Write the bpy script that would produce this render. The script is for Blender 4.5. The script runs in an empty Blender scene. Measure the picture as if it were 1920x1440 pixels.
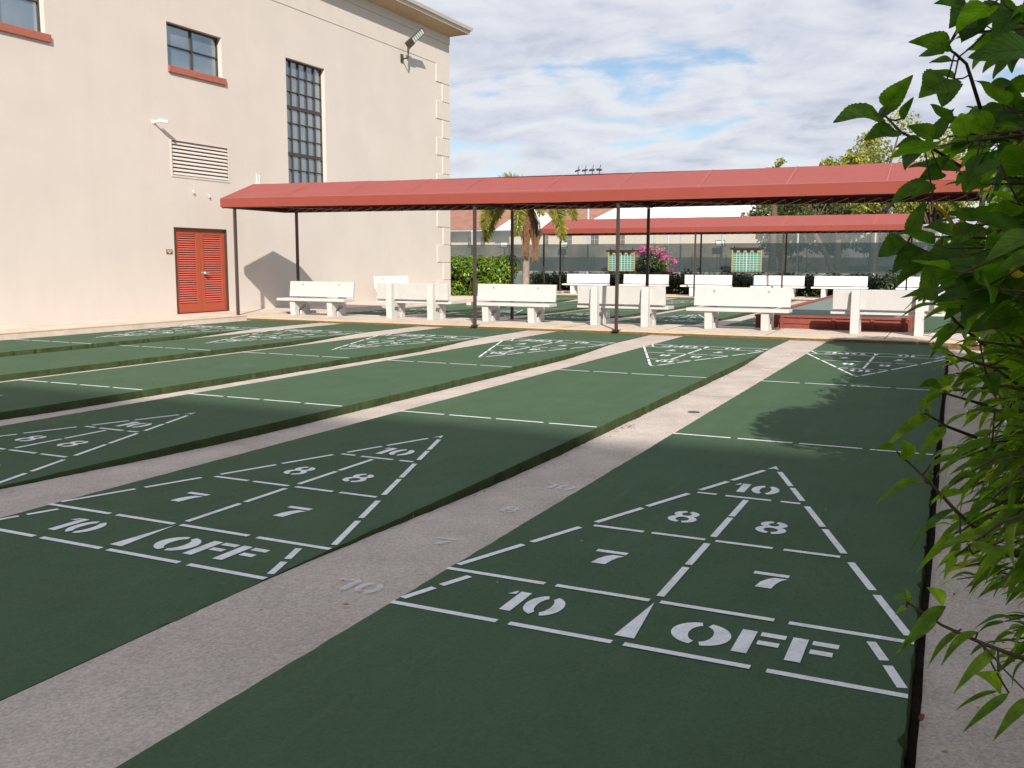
import bpy, bmesh, math, random
from mathutils import Vector, Matrix, Euler, noise
R = math.radians
PI = math.pi
random.seed(7)
sc = bpy.context.scene
col = sc.collection
# ------------------------------------------------------------------ camera
cam = bpy.data.cameras.new("camera"); co = bpy.data.objects.new("camera", cam); col.objects.link(co)
cam.sensor_width = 36; cam.lens = 32.92; cam.clip_start = .05; cam.clip_end = 2000
fy, fp, fr = -.4401, -.1294, .0031
F = Vector((math.sin(fy)*math.cos(fp), math.cos(fy)*math.cos(fp), math.sin(fp)))
r0 = Vector((math.cos(fy), -math.sin(fy), 0)); u0 = r0.cross(F)
rt = math.cos(fr)*r0 + math.sin(fr)*u0; up = -math.sin(fr)*r0 + math.cos(fr)*u0
m = Matrix((rt, up, -F)).transposed().to_4x4(); m.translation = Vector((1.8869, -2.9260, 1.2933))
co.matrix_world = m
sc.camera = co
# ------------------------------------------------------------------ light
SUN = Vector((.412, -.727, .549)).normalized()
sl = bpy.data.lights.new("sun", 'SUN'); sl.energy = 4.7; sl.angle = R(.53); sl.color = (1, .93, .84)
so = bpy.data.objects.new("sun", sl); col.objects.link(so)
so.rotation_euler = SUN.to_track_quat('Z', 'Y').to_euler()
sc.view_settings.view_transform = 'Standard'; sc.view_settings.look = 'None'
sc.view_settings.exposure = .48; sc.view_settings.gamma = 1
wd = bpy.data.worlds.new("World"); sc.world = wd; wd.use_nodes = True
def world():
    nt = wd.node_tree; N = nt.nodes; L = nt.links; N.clear()
    def n(t, **k):
        x = N.new(t)
        for a, b in k.items(): setattr(x, a, b)
        return x
    out = n('ShaderNodeOutputWorld'); bg = n('ShaderNodeBackground'); L.new(bg.outputs[0], out.inputs[0])
    sky = n('ShaderNodeTexSky', sky_type='NISHITA'); sky.sun_disc = False
    sky.sun_elevation = math.asin(SUN.z); sky.sun_rotation = math.atan2(SUN.x, SUN.y); sky.air_density = 1.0; sky.dust_density = .6; sky.ozone_density = 1.6
    tc = n('ShaderNodeTexCoord'); sx = n('ShaderNodeSeparateXYZ'); L.new(tc.outputs['Generated'], sx.inputs[0])
    def mth(op, a, b=None, c=None):
        x = n('ShaderNodeMath', operation=op)
        for i, v in enumerate((a, b, c)):
            if v is None: continue
            if isinstance(v, (int, float)): x.inputs[i].default_value = v
            else: L.new(v, x.inputs[i])
        return x.outputs[0]
    z = mth('MAXIMUM', sx.outputs[2], 0.0); zz = mth('ADD', z, .25)
    px = mth('DIVIDE', sx.outputs[0], zz); py = mth('DIVIDE', sx.outputs[1], zz)
    cb = n('ShaderNodeCombineXYZ'); L.new(px, cb.inputs[0]); L.new(py, cb.inputs[1])
    def fbm(off, scale, det, rough, vec=None):
        mp = n('ShaderNodeMapping'); mp.inputs['Location'].default_value = off; mp.inputs['Rotation'].default_value = (0, 0, R(-20)); mp.inputs['Scale'].default_value = (scale*.75, scale, scale)
        L.new(vec or cb.outputs[0], mp.inputs[0])
        no = n('ShaderNodeTexNoise'); no.inputs['Scale'].default_value = 1; no.inputs['Detail'].default_value = det; no.inputs['Roughness'].default_value = rough
        no.inputs['Distortion'].default_value = .25
        L.new(mp.outputs[0], no.inputs[0]); return no.outputs[0]
    O = (3.4, 1.7, 0)
    big = fbm((O[0], O[1], 2), 1.5, 3, .5); mid = fbm(O, 4.6, 10, .56)
    cov = mth('ADD', mth('MULTIPLY', big, .45), mth('MULTIPLY', mid, .75))
    rp = n('ShaderNodeValToRGB'); rp.color_ramp.elements[0].position = .46; rp.color_ramp.elements[1].position = .58; rp.color_ramp.interpolation = 'EASE'
    L.new(cov, rp.inputs[0])
    # thicker cloud is greyer underneath; a sample shifted towards the sun gives lit rims
    mid2 = fbm((O[0]+.08, O[1]-.16, 0), 4.6, 10, .56)
    lit = mth('ADD', mth('MULTIPLY', mth('SUBTRACT', mid, mid2), 2.8), .58)
    thick = mth('MULTIPLY', mth('SUBTRACT', cov, .62), 2.6)
    tone = mth('SUBTRACT', mth('MULTIPLY', lit, 1.0), thick)
    cr = n('ShaderNodeValToRGB'); e = cr.color_ramp.elements
    e[0].position = 0; e[0].color = (.33, .355, .43, 1); e[1].position = .8; e[1].color = (.60, .61, .645, 1)
    a = e.new(.4); a.color = (.49, .51, .575, 1)
    L.new(tone, cr.inputs[0])
    sk = n('ShaderNodeMix', data_type='RGBA', blend_type='MULTIPLY'); sk.inputs[0].default_value = 1
    L.new(sky.outputs[0], sk.inputs[6]); sk.inputs[7].default_value = (.088, .088, .088, 1)
    mx = n('ShaderNodeMix', data_type='RGBA'); L.new(mth('MULTIPLY', rp.outputs[0], .93), mx.inputs[0]); L.new(sk.outputs[2], mx.inputs[6]); L.new(cr.outputs[0], mx.inputs[7])
    # clouds and air towards the sun are brighter
    dt = n('ShaderNodeVectorMath', operation='DOT_PRODUCT'); L.new(tc.outputs['Generated'], dt.inputs[0]); dt.inputs[1].default_value = SUN
    L.new(mx.outputs[2], bg.inputs[0]); L.new(mth('ADD', mth('MULTIPLY', mth('MAXIMUM', mth('ADD', dt.outputs['Value'], .15), 0.0), .25), .97), bg.inputs[1])
world()
# ------------------------------------------------------------------ materials
def mat(name, base, rough=.6, var=.12, scale=6, bump=0, bscale=60, spec=.5, metal=0, dark=None, stain=0, stscale=1.2, speck=0, trans=None, alpha=None, sheen=None, streak=None):
    mt = bpy.data.materials.new(name); mt.use_nodes = True; nt = mt.node_tree; N = nt.nodes; L = nt.links
    b = N['Principled BSDF']; b.inputs['Roughness'].default_value = rough; b.inputs['Metallic'].default_value = metal
    b.inputs['Specular IOR Level'].default_value = spec
    tc = N.new('ShaderNodeTexCoord')
    ns = N.new('ShaderNodeTexNoise'); ns.inputs['Scale'].default_value = scale; ns.inputs['Detail'].default_value = 6; ns.inputs['Roughness'].default_value = .6
    L.new(tc.outputs['Object'], ns.inputs[0])
    mr = N.new('ShaderNodeMapRange'); mr.inputs[1].default_value = .3; mr.inputs[2].default_value = .7; mr.inputs[3].default_value = 1-var; mr.inputs[4].default_value = 1+var
    L.new(ns.outputs[0], mr.inputs[0])
    v = N.new('ShaderNodeVectorMath'); v.operation = 'SCALE'; v.inputs[0].default_value = base[:3]; L.new(mr.outputs[0], v.inputs[3])
    cur = v.outputs[0]
    if stain:
        n2 = N.new('ShaderNodeTexNoise'); n2.inputs['Scale'].default_value = stscale; n2.inputs['Detail'].default_value = 8; n2.inputs['Roughness'].default_value = .65; L.new(tc.outputs['Object'], n2.inputs[0])
        r2 = N.new('ShaderNodeMapRange'); r2.inputs[1].default_value = .5; r2.inputs[2].default_value = .75; r2.inputs[3].default_value = 0; r2.inputs[4].default_value = stain; L.new(n2.outputs[0], r2.inputs[0])
        mx = N.new('ShaderNodeMix'); mx.data_type = 'RGBA'; L.new(r2.outputs[0], mx.inputs[0]); L.new(cur, mx.inputs[6]); mx.inputs[7].default_value = (dark or (base[0]*.5, base[1]*.48, base[2]*.45)) + (1,)
        cur = mx.outputs[2]
    if streak:                                   # scuffs or rain streaks: noise stretched along one axis
        sc_, amt, colr = streak; mp = N.new('ShaderNodeMapping'); mp.inputs['Scale'].default_value = sc_; L.new(tc.outputs['Object'], mp.inputs[0])
        n4 = N.new('ShaderNodeTexNoise'); n4.inputs['Scale'].default_value = 1; n4.inputs['Detail'].default_value = 7; n4.inputs['Roughness'].default_value = .7; L.new(mp.outputs[0], n4.inputs[0])
        r4 = N.new('ShaderNodeMapRange'); r4.inputs[1].default_value = .52; r4.inputs[2].default_value = .78; r4.inputs[3].default_value = 0; r4.inputs[4].default_value = amt; L.new(n4.outputs[0], r4.inputs[0])
        m4 = N.new('ShaderNodeMix'); m4.data_type = 'RGBA'; L.new(r4.outputs[0], m4.inputs[0]); L.new(cur, m4.inputs[6]); m4.inputs[7].default_value = colr + (1,); cur = m4.outputs[2]
    if speck:
        n3 = N.new('ShaderNodeTexVoronoi'); n3.inputs['Scale'].default_value = 110; L.new(tc.outputs['Object'], n3.inputs[0])
        r3 = N.new('ShaderNodeMapRange'); r3.inputs[1].default_value = .0; r3.inputs[2].default_value = 1; r3.inputs[3].default_value = 1-speck; r3.inputs[4].default_value = 1+speck; L.new(n3.outputs['Color'], r3.inputs[0])
        s3 = N.new('ShaderNodeVectorMath'); s3.operation = 'SCALE'; L.new(cur, s3.inputs[0]); L.new(r3.outputs[0], s3.inputs[3]); cur = s3.outputs[0]
    L.new(cur, b.inputs['Base Color'])
    if bump:
        nb = N.new('ShaderNodeTexNoise'); nb.inputs['Scale'].default_value = bscale; nb.inputs['Detail'].default_value = 4; L.new(tc.outputs['Object'], nb.inputs[0])
        bp = N.new('ShaderNodeBump'); bp.inputs['Strength'].default_value = bump; bp.inputs['Distance'].default_value = .01; L.new(nb.outputs[0], bp.inputs['Height']); L.new(bp.outputs[0], b.inputs['Normal'])
    if sheen: b.inputs['Sheen Weight'].default_value = sheen[0]; b.inputs['Sheen Tint'].default_value = sheen[1]; b.inputs['Sheen Roughness'].default_value = sheen[2]
    if alpha is not None:
        b.inputs['Alpha'].default_value = alpha
    return mt
M = dict(
 stucco=mat('stucco_wall', (.60, .54, .488), .85, .035, .9, .2, 90, .2, stain=.06, stscale=.4, streak=((1.5, 3.2, .16), .22, (.50, .43, .38))),
 stucco_trim=mat('stucco_trim', (.60, .54, .485), .85, .03, 2, .2, 90, .2),
 soffit=mat('soffit_paint', (.55, .40, .26), .8, .05, 3),
 sill=mat('terracotta_sill', (.36, .11, .075), .7, .12, 8, .1),
 door=mat('orange_red_door_paint', (.39, .075, .032), .45, .06, 3),
 door_slat=mat('door_slat_paint', (.52, .115, .08), .5, .05, 3),
 dark_metal=mat('dark_bronze_metal', (.05, .038, .03), .45, .15, 10),
 black=mat('black_paint', (.015, .015, .015), .5, .1, 10),
 steel=mat('brushed_steel', (.6, .58, .54), .3, .05, 10, metal=.9),
 white_metal=mat('white_painted_metal', (.78, .77, .72), .4, .05, 8),
 concrete=mat('walk_concrete', (.455, .395, .350), .85, .12, 3, .6, 55, .25, stain=.5, stscale=.7, dark=(.27, .22, .19), speck=.22),
 walk=mat('bench_walk_concrete', (.56, .48, .41), .85, .10, 3, .4, 45, .25, stain=.45, stscale=1.7, dark=(.24, .21, .18), speck=.12),
 kerb_yellow=mat('worn_yellow_kerb_paint', (.50, .39, .22), .75, .12, 6, .2, 50, .3, stain=1, stscale=.8, dark=(.50, .43, .36)),
 kerb_face=mat('shadowy_brown_kerb_face', (.16, .10, .05), .9, .3, 9, .4, 30, .2, stain=.5, dark=(.04, .03, .02)),  # brown kerb face, its shadowy darkness put into the colour
 court=mat('green_court_coating', (.055, .099, .054), .85, .09, 2.2, .35, 260, .15, stain=.5, stscale=.8, dark=(.070, .112, .064), speck=.12, streak=((9, .7, 1), .5, (.086, .120, .088))),
 court_edge=mat('grimy_shaded_slab_edge', (.046, .066, .026), .9, .2, 5, .8, 40, .1, stain=.7, stscale=6, dark=(.016, .016, .010)),  # grimy olive slab side, with shade darkening also put into the colour
 paint=mat('white_line_paint', (.72, .74, .76), .6, .08, 14, .1, 200, .3, stain=.5, stscale=12, dark=(.38, .43, .40), speck=.10, streak=((14, 2.5, 1), .5, (.30, .36, .32))),
 soil=mat('dark_soil', (.035, .025, .018), .95, .4, 14, .8, 30, .1),
 mulch=mat('dark_mulch', (.035, .033, .034), .95, .5, 25, 1.0, 24, .1),
 grass=mat('lawn', (.06, .085, .025), .9, .35, 3, .6, 20, .1),
 canvas=mat('red_canopy_canvas', (.250, .044, .027), .7, .05, 1.5, .15, 300, .5, stain=.3, stscale=.9, dark=(.255, .062, .046), sheen=(.11, (.85, .75, 1, 1), .5)),
 seam=mat('canopy_seam', (.34, .10, .09), .7, .03, 4),
 truss=mat('oxide_steel_frame', (.035, .009, .007), .5, .15, 8),
 cord=mat('white_lacing_cord', (.55, .5, .46), .7, .05, 8),
 pole=mat('dark_canopy_pole', (.052, .034, .030), .38, .12, 6, spec=.6),
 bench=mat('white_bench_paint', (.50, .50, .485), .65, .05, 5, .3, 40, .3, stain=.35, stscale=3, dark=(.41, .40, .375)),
 bench2=mat('lighter_white_bench_paint', (.68, .665, .63), .6, .04, 5, .25, 40, .35, stain=.2, stscale=4, dark=(.60, .57, .52)),  # lighter of the two bench whites, for the far and wall benches
 bolt=mat('dull_bolt', (.30, .28, .25), .5, .2, 20),
 frame_red=mat('red_timber', (.22, .048, .032), .6, .2, 9, .2, 40, stain=.3, stscale=5, dark=(.28, .05, .04)),
 carpet=mat('grey_green_carpet', (.16, .20, .17), .95, .08, 5, .3, 150, .1),
 leaf_mid=None,
 board=mat('scoreboard_green', (.045, .21, .13), .6, .05, 5),
 yellow=mat('scoreboard_yellow', (.36, .27, .12), .6, .1, 7),
 tile=mat('terracotta_roof_tile', (.26, .135, .10), .8, .18, 1.2, .3, 6, .2, stain=.25, stscale=.3),
 farwall=mat('far_beige_stucco', (.50, .44, .36), .9, .04, .6, spec=.1),
 farwhite=mat('far_white_gable', (.85, .85, .82), .8, .02, .6, spec=.1),
 galv=mat('galvanised_post', (.58, .62, .64), .45, .06, 8, metal=.3),
 bark=mat('grey_palm_bark', (.26, .21, .17), .9, .25, 7, .6, 20, .1),
 bark2=mat('brown_bark', (.10, .075, .055), .9, .3, 9, .6, 25, .1),
 tennis=mat('tennis_green', (.03, .06, .055), .9, .05, 1, spec=.1),
 dead=mat('dead_palm_stalks', (.17, .09, .048), .8, .35, 8, spec=.2),
 sign=mat('brown_sign', (.20, .075, .03), .6, .05, 9),
 litter=mat('dry_leaf', (.30, .13, .05), .8, .4, 30),
 pale=mat('pale_debris', (.6, .56, .45), .8, .2, 30),
 reddish=mat('red_leaf', (.17, .035, .02), .7, .3, 30),
)
def glass_mat():
    mt = mat('window_glass', (.30, .36, .40), .06, .08, 2, spec=.6, metal=.65); return mt
M['glass'] = glass_mat()
def screen_mat(name, colr, a):
    mt = bpy.data.materials.new(name); mt.use_nodes = True; nt = mt.node_tree; N = nt.nodes; L = nt.links; N.clear()
    o = N.new('ShaderNodeOutputMaterial'); d = N.new('ShaderNodeBsdfDiffuse'); d.inputs[0].default_value = colr + (1,)
    t = N.new('ShaderNodeBsdfTransparent'); mx = N.new('ShaderNodeMixShader'); tc = N.new('ShaderNodeTexCoord')
    no = N.new('ShaderNodeTexNoise'); no.inputs['Scale'].default_value = .9; no.inputs['Detail'].default_value = 5; L.new(tc.outputs['Object'], no.inputs[0])
    mr = N.new('ShaderNodeMapRange'); mr.inputs[1].default_value = .3; mr.inputs[2].default_value = .7; mr.inputs[3].default_value = a-.07; mr.inputs[4].default_value = a+.07; L.new(no.outputs[0], mr.inputs[0])
    L.new(mr.outputs[0], mx.inputs[0]); L.new(t.outputs[0], mx.inputs[1]); L.new(d.outputs[0], mx.inputs[2]); L.new(mx.outputs[0], o.inputs[0]); return mt
M['screen'] = screen_mat('windscreen_cloth', (.040, .058, .060), .78)
M['mesh'] = screen_mat('chain_link_mesh', (.30, .33, .33), .30)
M['worn'] = screen_mat('worn_stencil_paint', (.72, .74, .76), .45)
def leaf_mat(name, c1, c2, rough=.38, tr=.35, vein=True, bright=(.35, .42, .06), spec=.5, yellow=.06):
    """Leaf: per-leaf random tint in the 'tint' attribute, veins from the leaf's own UV."""
    mt = bpy.data.materials.new(name); mt.use_nodes = True; nt = mt.node_tree; N = nt.nodes; L = nt.links
    b = N['Principled BSDF']; b.inputs['Roughness'].default_value = rough; b.inputs['Specular IOR Level'].default_value = spec
    at = N.new('ShaderNodeAttribute'); at.attribute_name = 'tint'
    sp = N.new('ShaderNodeSeparateColor'); L.new(at.outputs['Color'], sp.inputs[0])
    mx = N.new('ShaderNodeMix'); mx.data_type = 'RGBA'; mx.inputs[6].default_value = c1+(1,); mx.inputs[7].default_value = c2+(1,); L.new(sp.outputs[0], mx.inputs[0])
    cur = mx.outputs[2]
    # some leaves turn yellow
    gt = N.new('ShaderNodeMapRange'); gt.inputs[1].default_value = 1-yellow; gt.inputs[2].default_value = 1-yellow*.4; L.new(sp.outputs[1], gt.inputs[0])
    my = N.new('ShaderNodeMix'); my.data_type = 'RGBA'; L.new(gt.outputs[0], my.inputs[0]); L.new(cur, my.inputs[6]); my.inputs[7].default_value = bright+(1,); cur = my.outputs[2]
    if vein:
        uv = N.new('ShaderNodeUVMap'); sx = N.new('ShaderNodeSeparateXYZ'); L.new(uv.outputs[0], sx.inputs[0])
        def mth(op, a, b2=None):
            x = N.new('ShaderNodeMath'); x.operation = op
            for i, v in enumerate((a, b2)):
                if v is None: continue
                if isinstance(v, (int, float)): x.inputs[i].default_value = v
                else: L.new(v, x.inputs[i])
            return x.outputs[0]
        ac = mth('ABSOLUTE', sx.outputs[1])
        ph = mth('SUBTRACT', mth('MULTIPLY', sx.outputs[0], 8.0), mth('MULTIPLY', ac, 2.6))
        fr_ = mth('ABSOLUTE', mth('SUBTRACT', mth('FRACT', ph), .5))
        side = mth('LESS_THAN', fr_, .06); midr = mth('LESS_THAN', ac, .05); vn = mth('MAXIMUM', side, midr)
        mv = N.new('ShaderNodeMix'); mv.data_type = 'RGBA'; mv.blend_type = 'MULTIPLY'; L.new(mth('MULTIPLY', vn, .45), mv.inputs[0]); L.new(cur, mv.inputs[6]); mv.inputs[7].default_value = (.35, .35, .35, 1); cur = mv.outputs[2]
        bp = N.new('ShaderNodeBump'); bp.inputs['Strength'].default_value = .5; bp.inputs['Distance'].default_value = .003; L.new(fr_, bp.inputs['Height']); L.new(bp.outputs[0], b.inputs['Normal'])
    tcl = N.new('ShaderNodeTexCoord'); nl = N.new('ShaderNodeTexNoise'); nl.inputs['Scale'].default_value = 38; nl.inputs['Detail'].default_value = 5; L.new(tcl.outputs['Object'], nl.inputs[0])
    rl = N.new('ShaderNodeMapRange'); rl.inputs[1].default_value = .35; rl.inputs[2].default_value = .7; rl.inputs[3].default_value = .72; rl.inputs[4].default_value = 1.35; L.new(nl.outputs[0], rl.inputs[0])
    sl_ = N.new('ShaderNodeVectorMath'); sl_.operation = 'SCALE'; L.new(cur, sl_.inputs[0]); L.new(rl.outputs[0], sl_.inputs[3]); cur = sl_.outputs[0]
    L.new(cur, b.inputs['Base Color'])
    t = N.new('ShaderNodeBsdfTranslucent'); br = N.new('ShaderNodeMix'); br.data_type = 'RGBA'; br.blend_type = 'MULTIPLY'; br.inputs[0].default_value = 1; L.new(cur, br.inputs[6]); br.inputs[7].default_value = (2.4, 2.6, 1.0, 1)
    L.new(br.outputs[2], t.inputs[0])
    ms = N.new('ShaderNodeMixShader'); ms.inputs[0].default_value = tr; L.new(b.outputs[0], ms.inputs[1]); L.new(t.outputs[0], ms.inputs[2]); L.new(ms.outputs[0], N['Material Output'].inputs[0])
    return mt
M['hib'] = leaf_mat('broad_leaf', (.036, .095, .008), (.100, .185, .014), .5, .5, spec=.22, bright=(.30, .20, .03), yellow=.05)
M['lan'] = leaf_mat('long_leaf', (.070, .145, .010), (.175, .28, .022), .42, .55, spec=.35, bright=(.30, .26, .05), yellow=.06)
M['hedge'] = leaf_mat('hedge_leaf', (.045, .10, .008), (.12, .20, .015), .35, .3, False, (.30, .34, .03), yellow=.15)
M['darkhedge'] = leaf_mat('dark_hedge_leaf', (.012, .026, .007), (.03, .055, .012), .45, .2, False, (.10, .14, .02), yellow=.08)
M['tree'] = leaf_mat('tree_leaf', (.10, .13, .025), (.22, .23, .04), .5, .3, False, (.42, .36, .04), yellow=.3)
M['treedark'] = leaf_mat('dark_tree_leaf', (.03, .045, .012), (.09, .11, .025), .5, .3, False, (.24, .24, .05), yellow=.15)
M['palm'] = leaf_mat('foxtail_leaflet', (.12, .14, .02), (.26, .25, .04), .45, .3, False, (.42, .34, .06), yellow=.25)
M['boug'] = leaf_mat('magenta_bract', (.36, .05, .28), (.50, .13, .38), .6, .3, False, (.55, .30, .16), yellow=.12)
# ------------------------------------------------------------------ mesh helpers
class MB:
    def __init__(s): s.v = []; s.f = []
    def add(s, vs, fs):
        o = len(s.v); s.v += [tuple(v) for v in vs]; s.f += [tuple(i+o for i in f) for f in fs]; return s
    def box(s, x0, x1, y0, y1, z0, z1):
        return s.add([(x0, y0, z0), (x1, y0, z0), (x1, y1, z0), (x0, y1, z0), (x0, y0, z1), (x1, y0, z1), (x1, y1, z1), (x0, y1, z1)],
                     [(0, 3, 2, 1), (4, 5, 6, 7), (0, 1, 5, 4), (1, 2, 6, 5), (2, 3, 7, 6), (3, 0, 4, 7)])
    def obox(s, c, sz, mtx):
        vs = [Vector(c) + mtx @ Vector((a*sz[0]/2, b*sz[1]/2, d*sz[2]/2)) for d in (-1, 1) for a, b in ((-1, -1), (1, -1), (1, 1), (-1, 1))]
        return s.add(vs, [(0, 3, 2, 1), (4, 5, 6, 7), (0, 1, 5, 4), (1, 2, 6, 5), (2, 3, 7, 6), (3, 0, 4, 7)])
    def prism(s, pts, a0, a1, axis='x'):
        n = len(pts)
        def P(p, a): return (a, p[0], p[1]) if axis == 'x' else (p[0], a, p[1]) if axis == 'y' else (p[0], p[1], a)
        return s.add([P(p, a0) for p in pts] + [P(p, a1) for p in pts], [tuple(range(n))[::-1], tuple(range(n, 2*n))] + [(i, (i+1) % n, n+(i+1) % n, n+i) for i in range(n)])
    def tube(s, pts, rad, n=8, cap=True):
        pts = [Vector(p) for p in pts]; k = len(pts)
        if not isinstance(rad, (list, tuple)): rad = [rad]*k
        vs = []; nrm = None
        for i, p in enumerate(pts):
            d = (pts[min(i+1, k-1)] - pts[max(i-1, 0)]).normalized()
            if nrm is None: nrm = d.orthogonal().normalized()
            nrm = (nrm - d*nrm.dot(d)).normalized(); b = d.cross(nrm)
            for j in range(n):
                a = 2*PI*j/n; vs.append(p + (nrm*math.cos(a) + b*math.sin(a))*rad[i])
        fs = [(i*n+j, i*n+(j+1) % n, (i+1)*n+(j+1) % n, (i+1)*n+j) for i in range(k-1) for j in range(n)]
        if cap: fs += [tuple(range(n))[::-1], tuple(range((k-1)*n, k*n))]
        return s.add(vs, fs)
    def quad(s, a, b, c, d): return s.add([a, b, c, d], [(0, 1, 2, 3)])
    def build(s, name, mt, parent=None, bevel=0, smooth=False, loc=None):
        me = bpy.data.meshes.new(name); me.from_pydata(s.v, [], s.f); me.update()
        o = bpy.data.objects.new(name, me); col.objects.link(o); me.materials.append(mt)
        if parent: o.parent = parent
        if loc: o.location = loc
        if smooth: me.polygons.foreach_set('use_smooth', [True]*len(me.polygons))
        if bevel:
            b = o.modifiers.new('bevel', 'BEVEL'); b.width = bevel; b.segments = 2; b.limit_method = 'ANGLE'
        return o
def tag(o, label=None, cat=None, group=None, kind=None):
    if label: o['label'] = label
    if cat: o['category'] = cat
    if group: o['group'] = group
    if kind: o['kind'] = kind
    return o
def empty(name, loc=(0, 0, 0), rz=0, label=None, cat=None, group=None):
    o = bpy.data.objects.new(name, None); col.objects.link(o); o.location = loc; o.rotation_euler = (0, 0, rz); o.empty_display_size = .2
    return tag(o, label, cat, group)
def kids(o): return [c for c in bpy.data.objects if c.parent == o]
def copy_tree(o, parent=None):
    c = o.copy(); col.objects.link(c)
    if parent: c.parent = parent
    for ch in kids(o): copy_tree(ch, c)
    return c
def struct(o): o['kind'] = 'structure'; return o
# ================================================================== setting
ft = .3048; fy_ = .3048*.9676          # court units, across and along
CW = 6*ft; PITCH = 2.4364; CL = 39*fy_; ST = 1.92; H = .072
Y2 = 17.44; WK0, WK1 = 13.42, 15.50; WB0, WB1 = 30.88, 33.2
g = MB(); g.quad((-400, -300, -.16), (400, -300, -.16), (400, 500, -.16), (-400, 500, -.16)); struct(g.build('ground', M['grass']))
g = MB(); g.quad((-70, 37.2, -.14), (60, 37.2, -.14), (60, 92, -.14), (-70, 92, -.14)); struct(g.build('tennis_court', M['tennis']))
def smooth(t): t = max(0, min(1, t)); return t*t*(3-2*t)
def aisle_z(y): return -H*smooth((y+.25)/3.4)**.8*smooth((CL+.1-y)/2.6)**.8 - .003
def aisle(x0, x1, yo, seed):
    ys = [-ST+i*(CL+2*ST)/110 for i in range(111)]; nx = 7; vs = []
    for y in ys:
        for j in range(nx):
            x = x0+(x1-x0)*j/(nx-1); z = aisle_z(y)
            z += .004*noise.noise(Vector((x*3+seed, y*1.5, 0))) * (1 if 0 < j < nx-1 else 0) - (.001 if abs(z) < .01 else 0)
            vs.append((x, y+yo, z))
    fs = [(i*nx+j, i*nx+j+1, (i+1)*nx+j+1, (i+1)*nx+j) for i in range(len(ys)-1) for j in range(nx-1)]
    m_ = MB().add(vs, fs); o = struct(m_.build('concrete_path', M['concrete'], smooth=True)); y = 6.6 + (seed % 7)*.13
    while y < CL+1.5:
        q = [(x0+(x1-x0)*j/12, y+yo+.006*noise.noise(Vector((j*1.3, y, seed))), aisle_z(y)+.0042) for j in range(13)]
        MB().add([(x, yy-.003, z) for x, yy, z in q]+[(x, yy+.003, z) for x, yy, z in q], [(j, j+1, j+14, j+13) for j in range(12)]).build('expansion_joint', M['soil'], o); y += 2.9
    return o
def court(k, yo):
    x0 = -k*PITCH; m_ = MB(); n = 6; N_ = 300
    ys = [-ST+(CL+2*ST)*i/N_ for i in range(N_+1)]; vs = []; le = []; re = []
    for y in ys:
        w = [.004*noise.noise(Vector((k*7.1+s_, y*1.7, yo))) + .006*noise.noise(Vector((k*3.1+s_*5, y*9, yo))) for s_ in (0, 3)]
        chip = .010*max(0, noise.noise(Vector((k*2.3, y*16, yo+7)))-.15)*3
        L_ = (x0+w[0], y+yo, -.002); R_ = (x0+CW+w[1]-chip, y+yo, -.002-chip*.3)
        vs += [L_, (x0+.012, y+yo, 0), (x0+CW*.5, y+yo, 0), (x0+CW-.016, y+yo, 0), R_]; le.append(L_); re.append(R_)
    m_.add(vs, [(i*5+j, i*5+j+1, (i+1)*5+j+1, (i+1)*5+j) for i in range(N_) for j in range(4)]); o = m_.build('shuffleboard_court', M['court']); struct(o)
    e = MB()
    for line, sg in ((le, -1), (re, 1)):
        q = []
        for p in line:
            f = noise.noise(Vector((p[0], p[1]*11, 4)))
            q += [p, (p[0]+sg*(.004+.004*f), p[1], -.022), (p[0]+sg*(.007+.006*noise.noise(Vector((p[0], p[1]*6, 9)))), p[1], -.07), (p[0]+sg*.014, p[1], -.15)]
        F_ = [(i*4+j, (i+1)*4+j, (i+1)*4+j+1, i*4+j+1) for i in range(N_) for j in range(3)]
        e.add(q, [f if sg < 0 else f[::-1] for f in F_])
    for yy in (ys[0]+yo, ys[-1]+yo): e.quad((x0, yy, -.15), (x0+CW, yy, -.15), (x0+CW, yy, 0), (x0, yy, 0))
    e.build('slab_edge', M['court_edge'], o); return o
# ---- stencilled markings, in feet on one triangle, apex up the +y axis
LW = .052
class MK(MB):
    lift = 0
    def poly(s, pts):
        s.lift = (s.lift+1) % 7; z = .0022 + s.lift*.00022
        return s.add([(x, y, z) for x, y in pts], [tuple(range(len(pts)))])
    def seg(s, a, b, w=LW):
        a = Vector(a); b = Vector(b); d = (b-a).normalized(); n = Vector((-d.y, d.x))*w
        s.poly([(a-n)[:], (b-n)[:], (b+n)[:], (a+n)[:]])
    def arc(s, cx, cy, rx, ry, tx, ty, a0, a1, n=14):
        """ring sector, outer radii rx, ry, thickness tx, ty"""
        o = [(cx+rx*math.cos(R(a0+(a1-a0)*i/n)), cy+ry*math.sin(R(a0+(a1-a0)*i/n))) for i in range(n+1)]
        q = [(cx+(rx-tx)*math.cos(R(a0+(a1-a0)*i/n)), cy+(ry-ty)*math.sin(R(a0+(a1-a0)*i/n))) for i in range(n+1)]
        s.lift = (s.lift+1) % 7; z = .0022 + s.lift*.00022
        s.add([(x, y, z) for x, y in o+q], [(i, i+1, n+2+i, n+1+i) for i in range(n)])
def area(p):
    return sum(p[i][0]*p[(i+1) % len(p)][1]-p[(i+1) % len(p)][0]*p[i][1] for i in range(len(p)))
def dig7(m_, x, y, w=.47, h=.66):
    m_.poly([(x, y+h*.82), (x+w, y+h*.82), (x+w, y+h), (x, y+h)])
    L_ = [(x+.12, y), (x+.15, y+.22*h/.66), (x+.22, y+.38*h/.66), (x+.30, y+.47*h/.66)]
    R_ = [(x+w, y+.47*h/.66), (x+w*.86, y+.38*h/.66), (x+w*.76, y+.22*h/.66), (x+w*.70, y)]
    m_.poly((L_+R_)[::-1])
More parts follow.
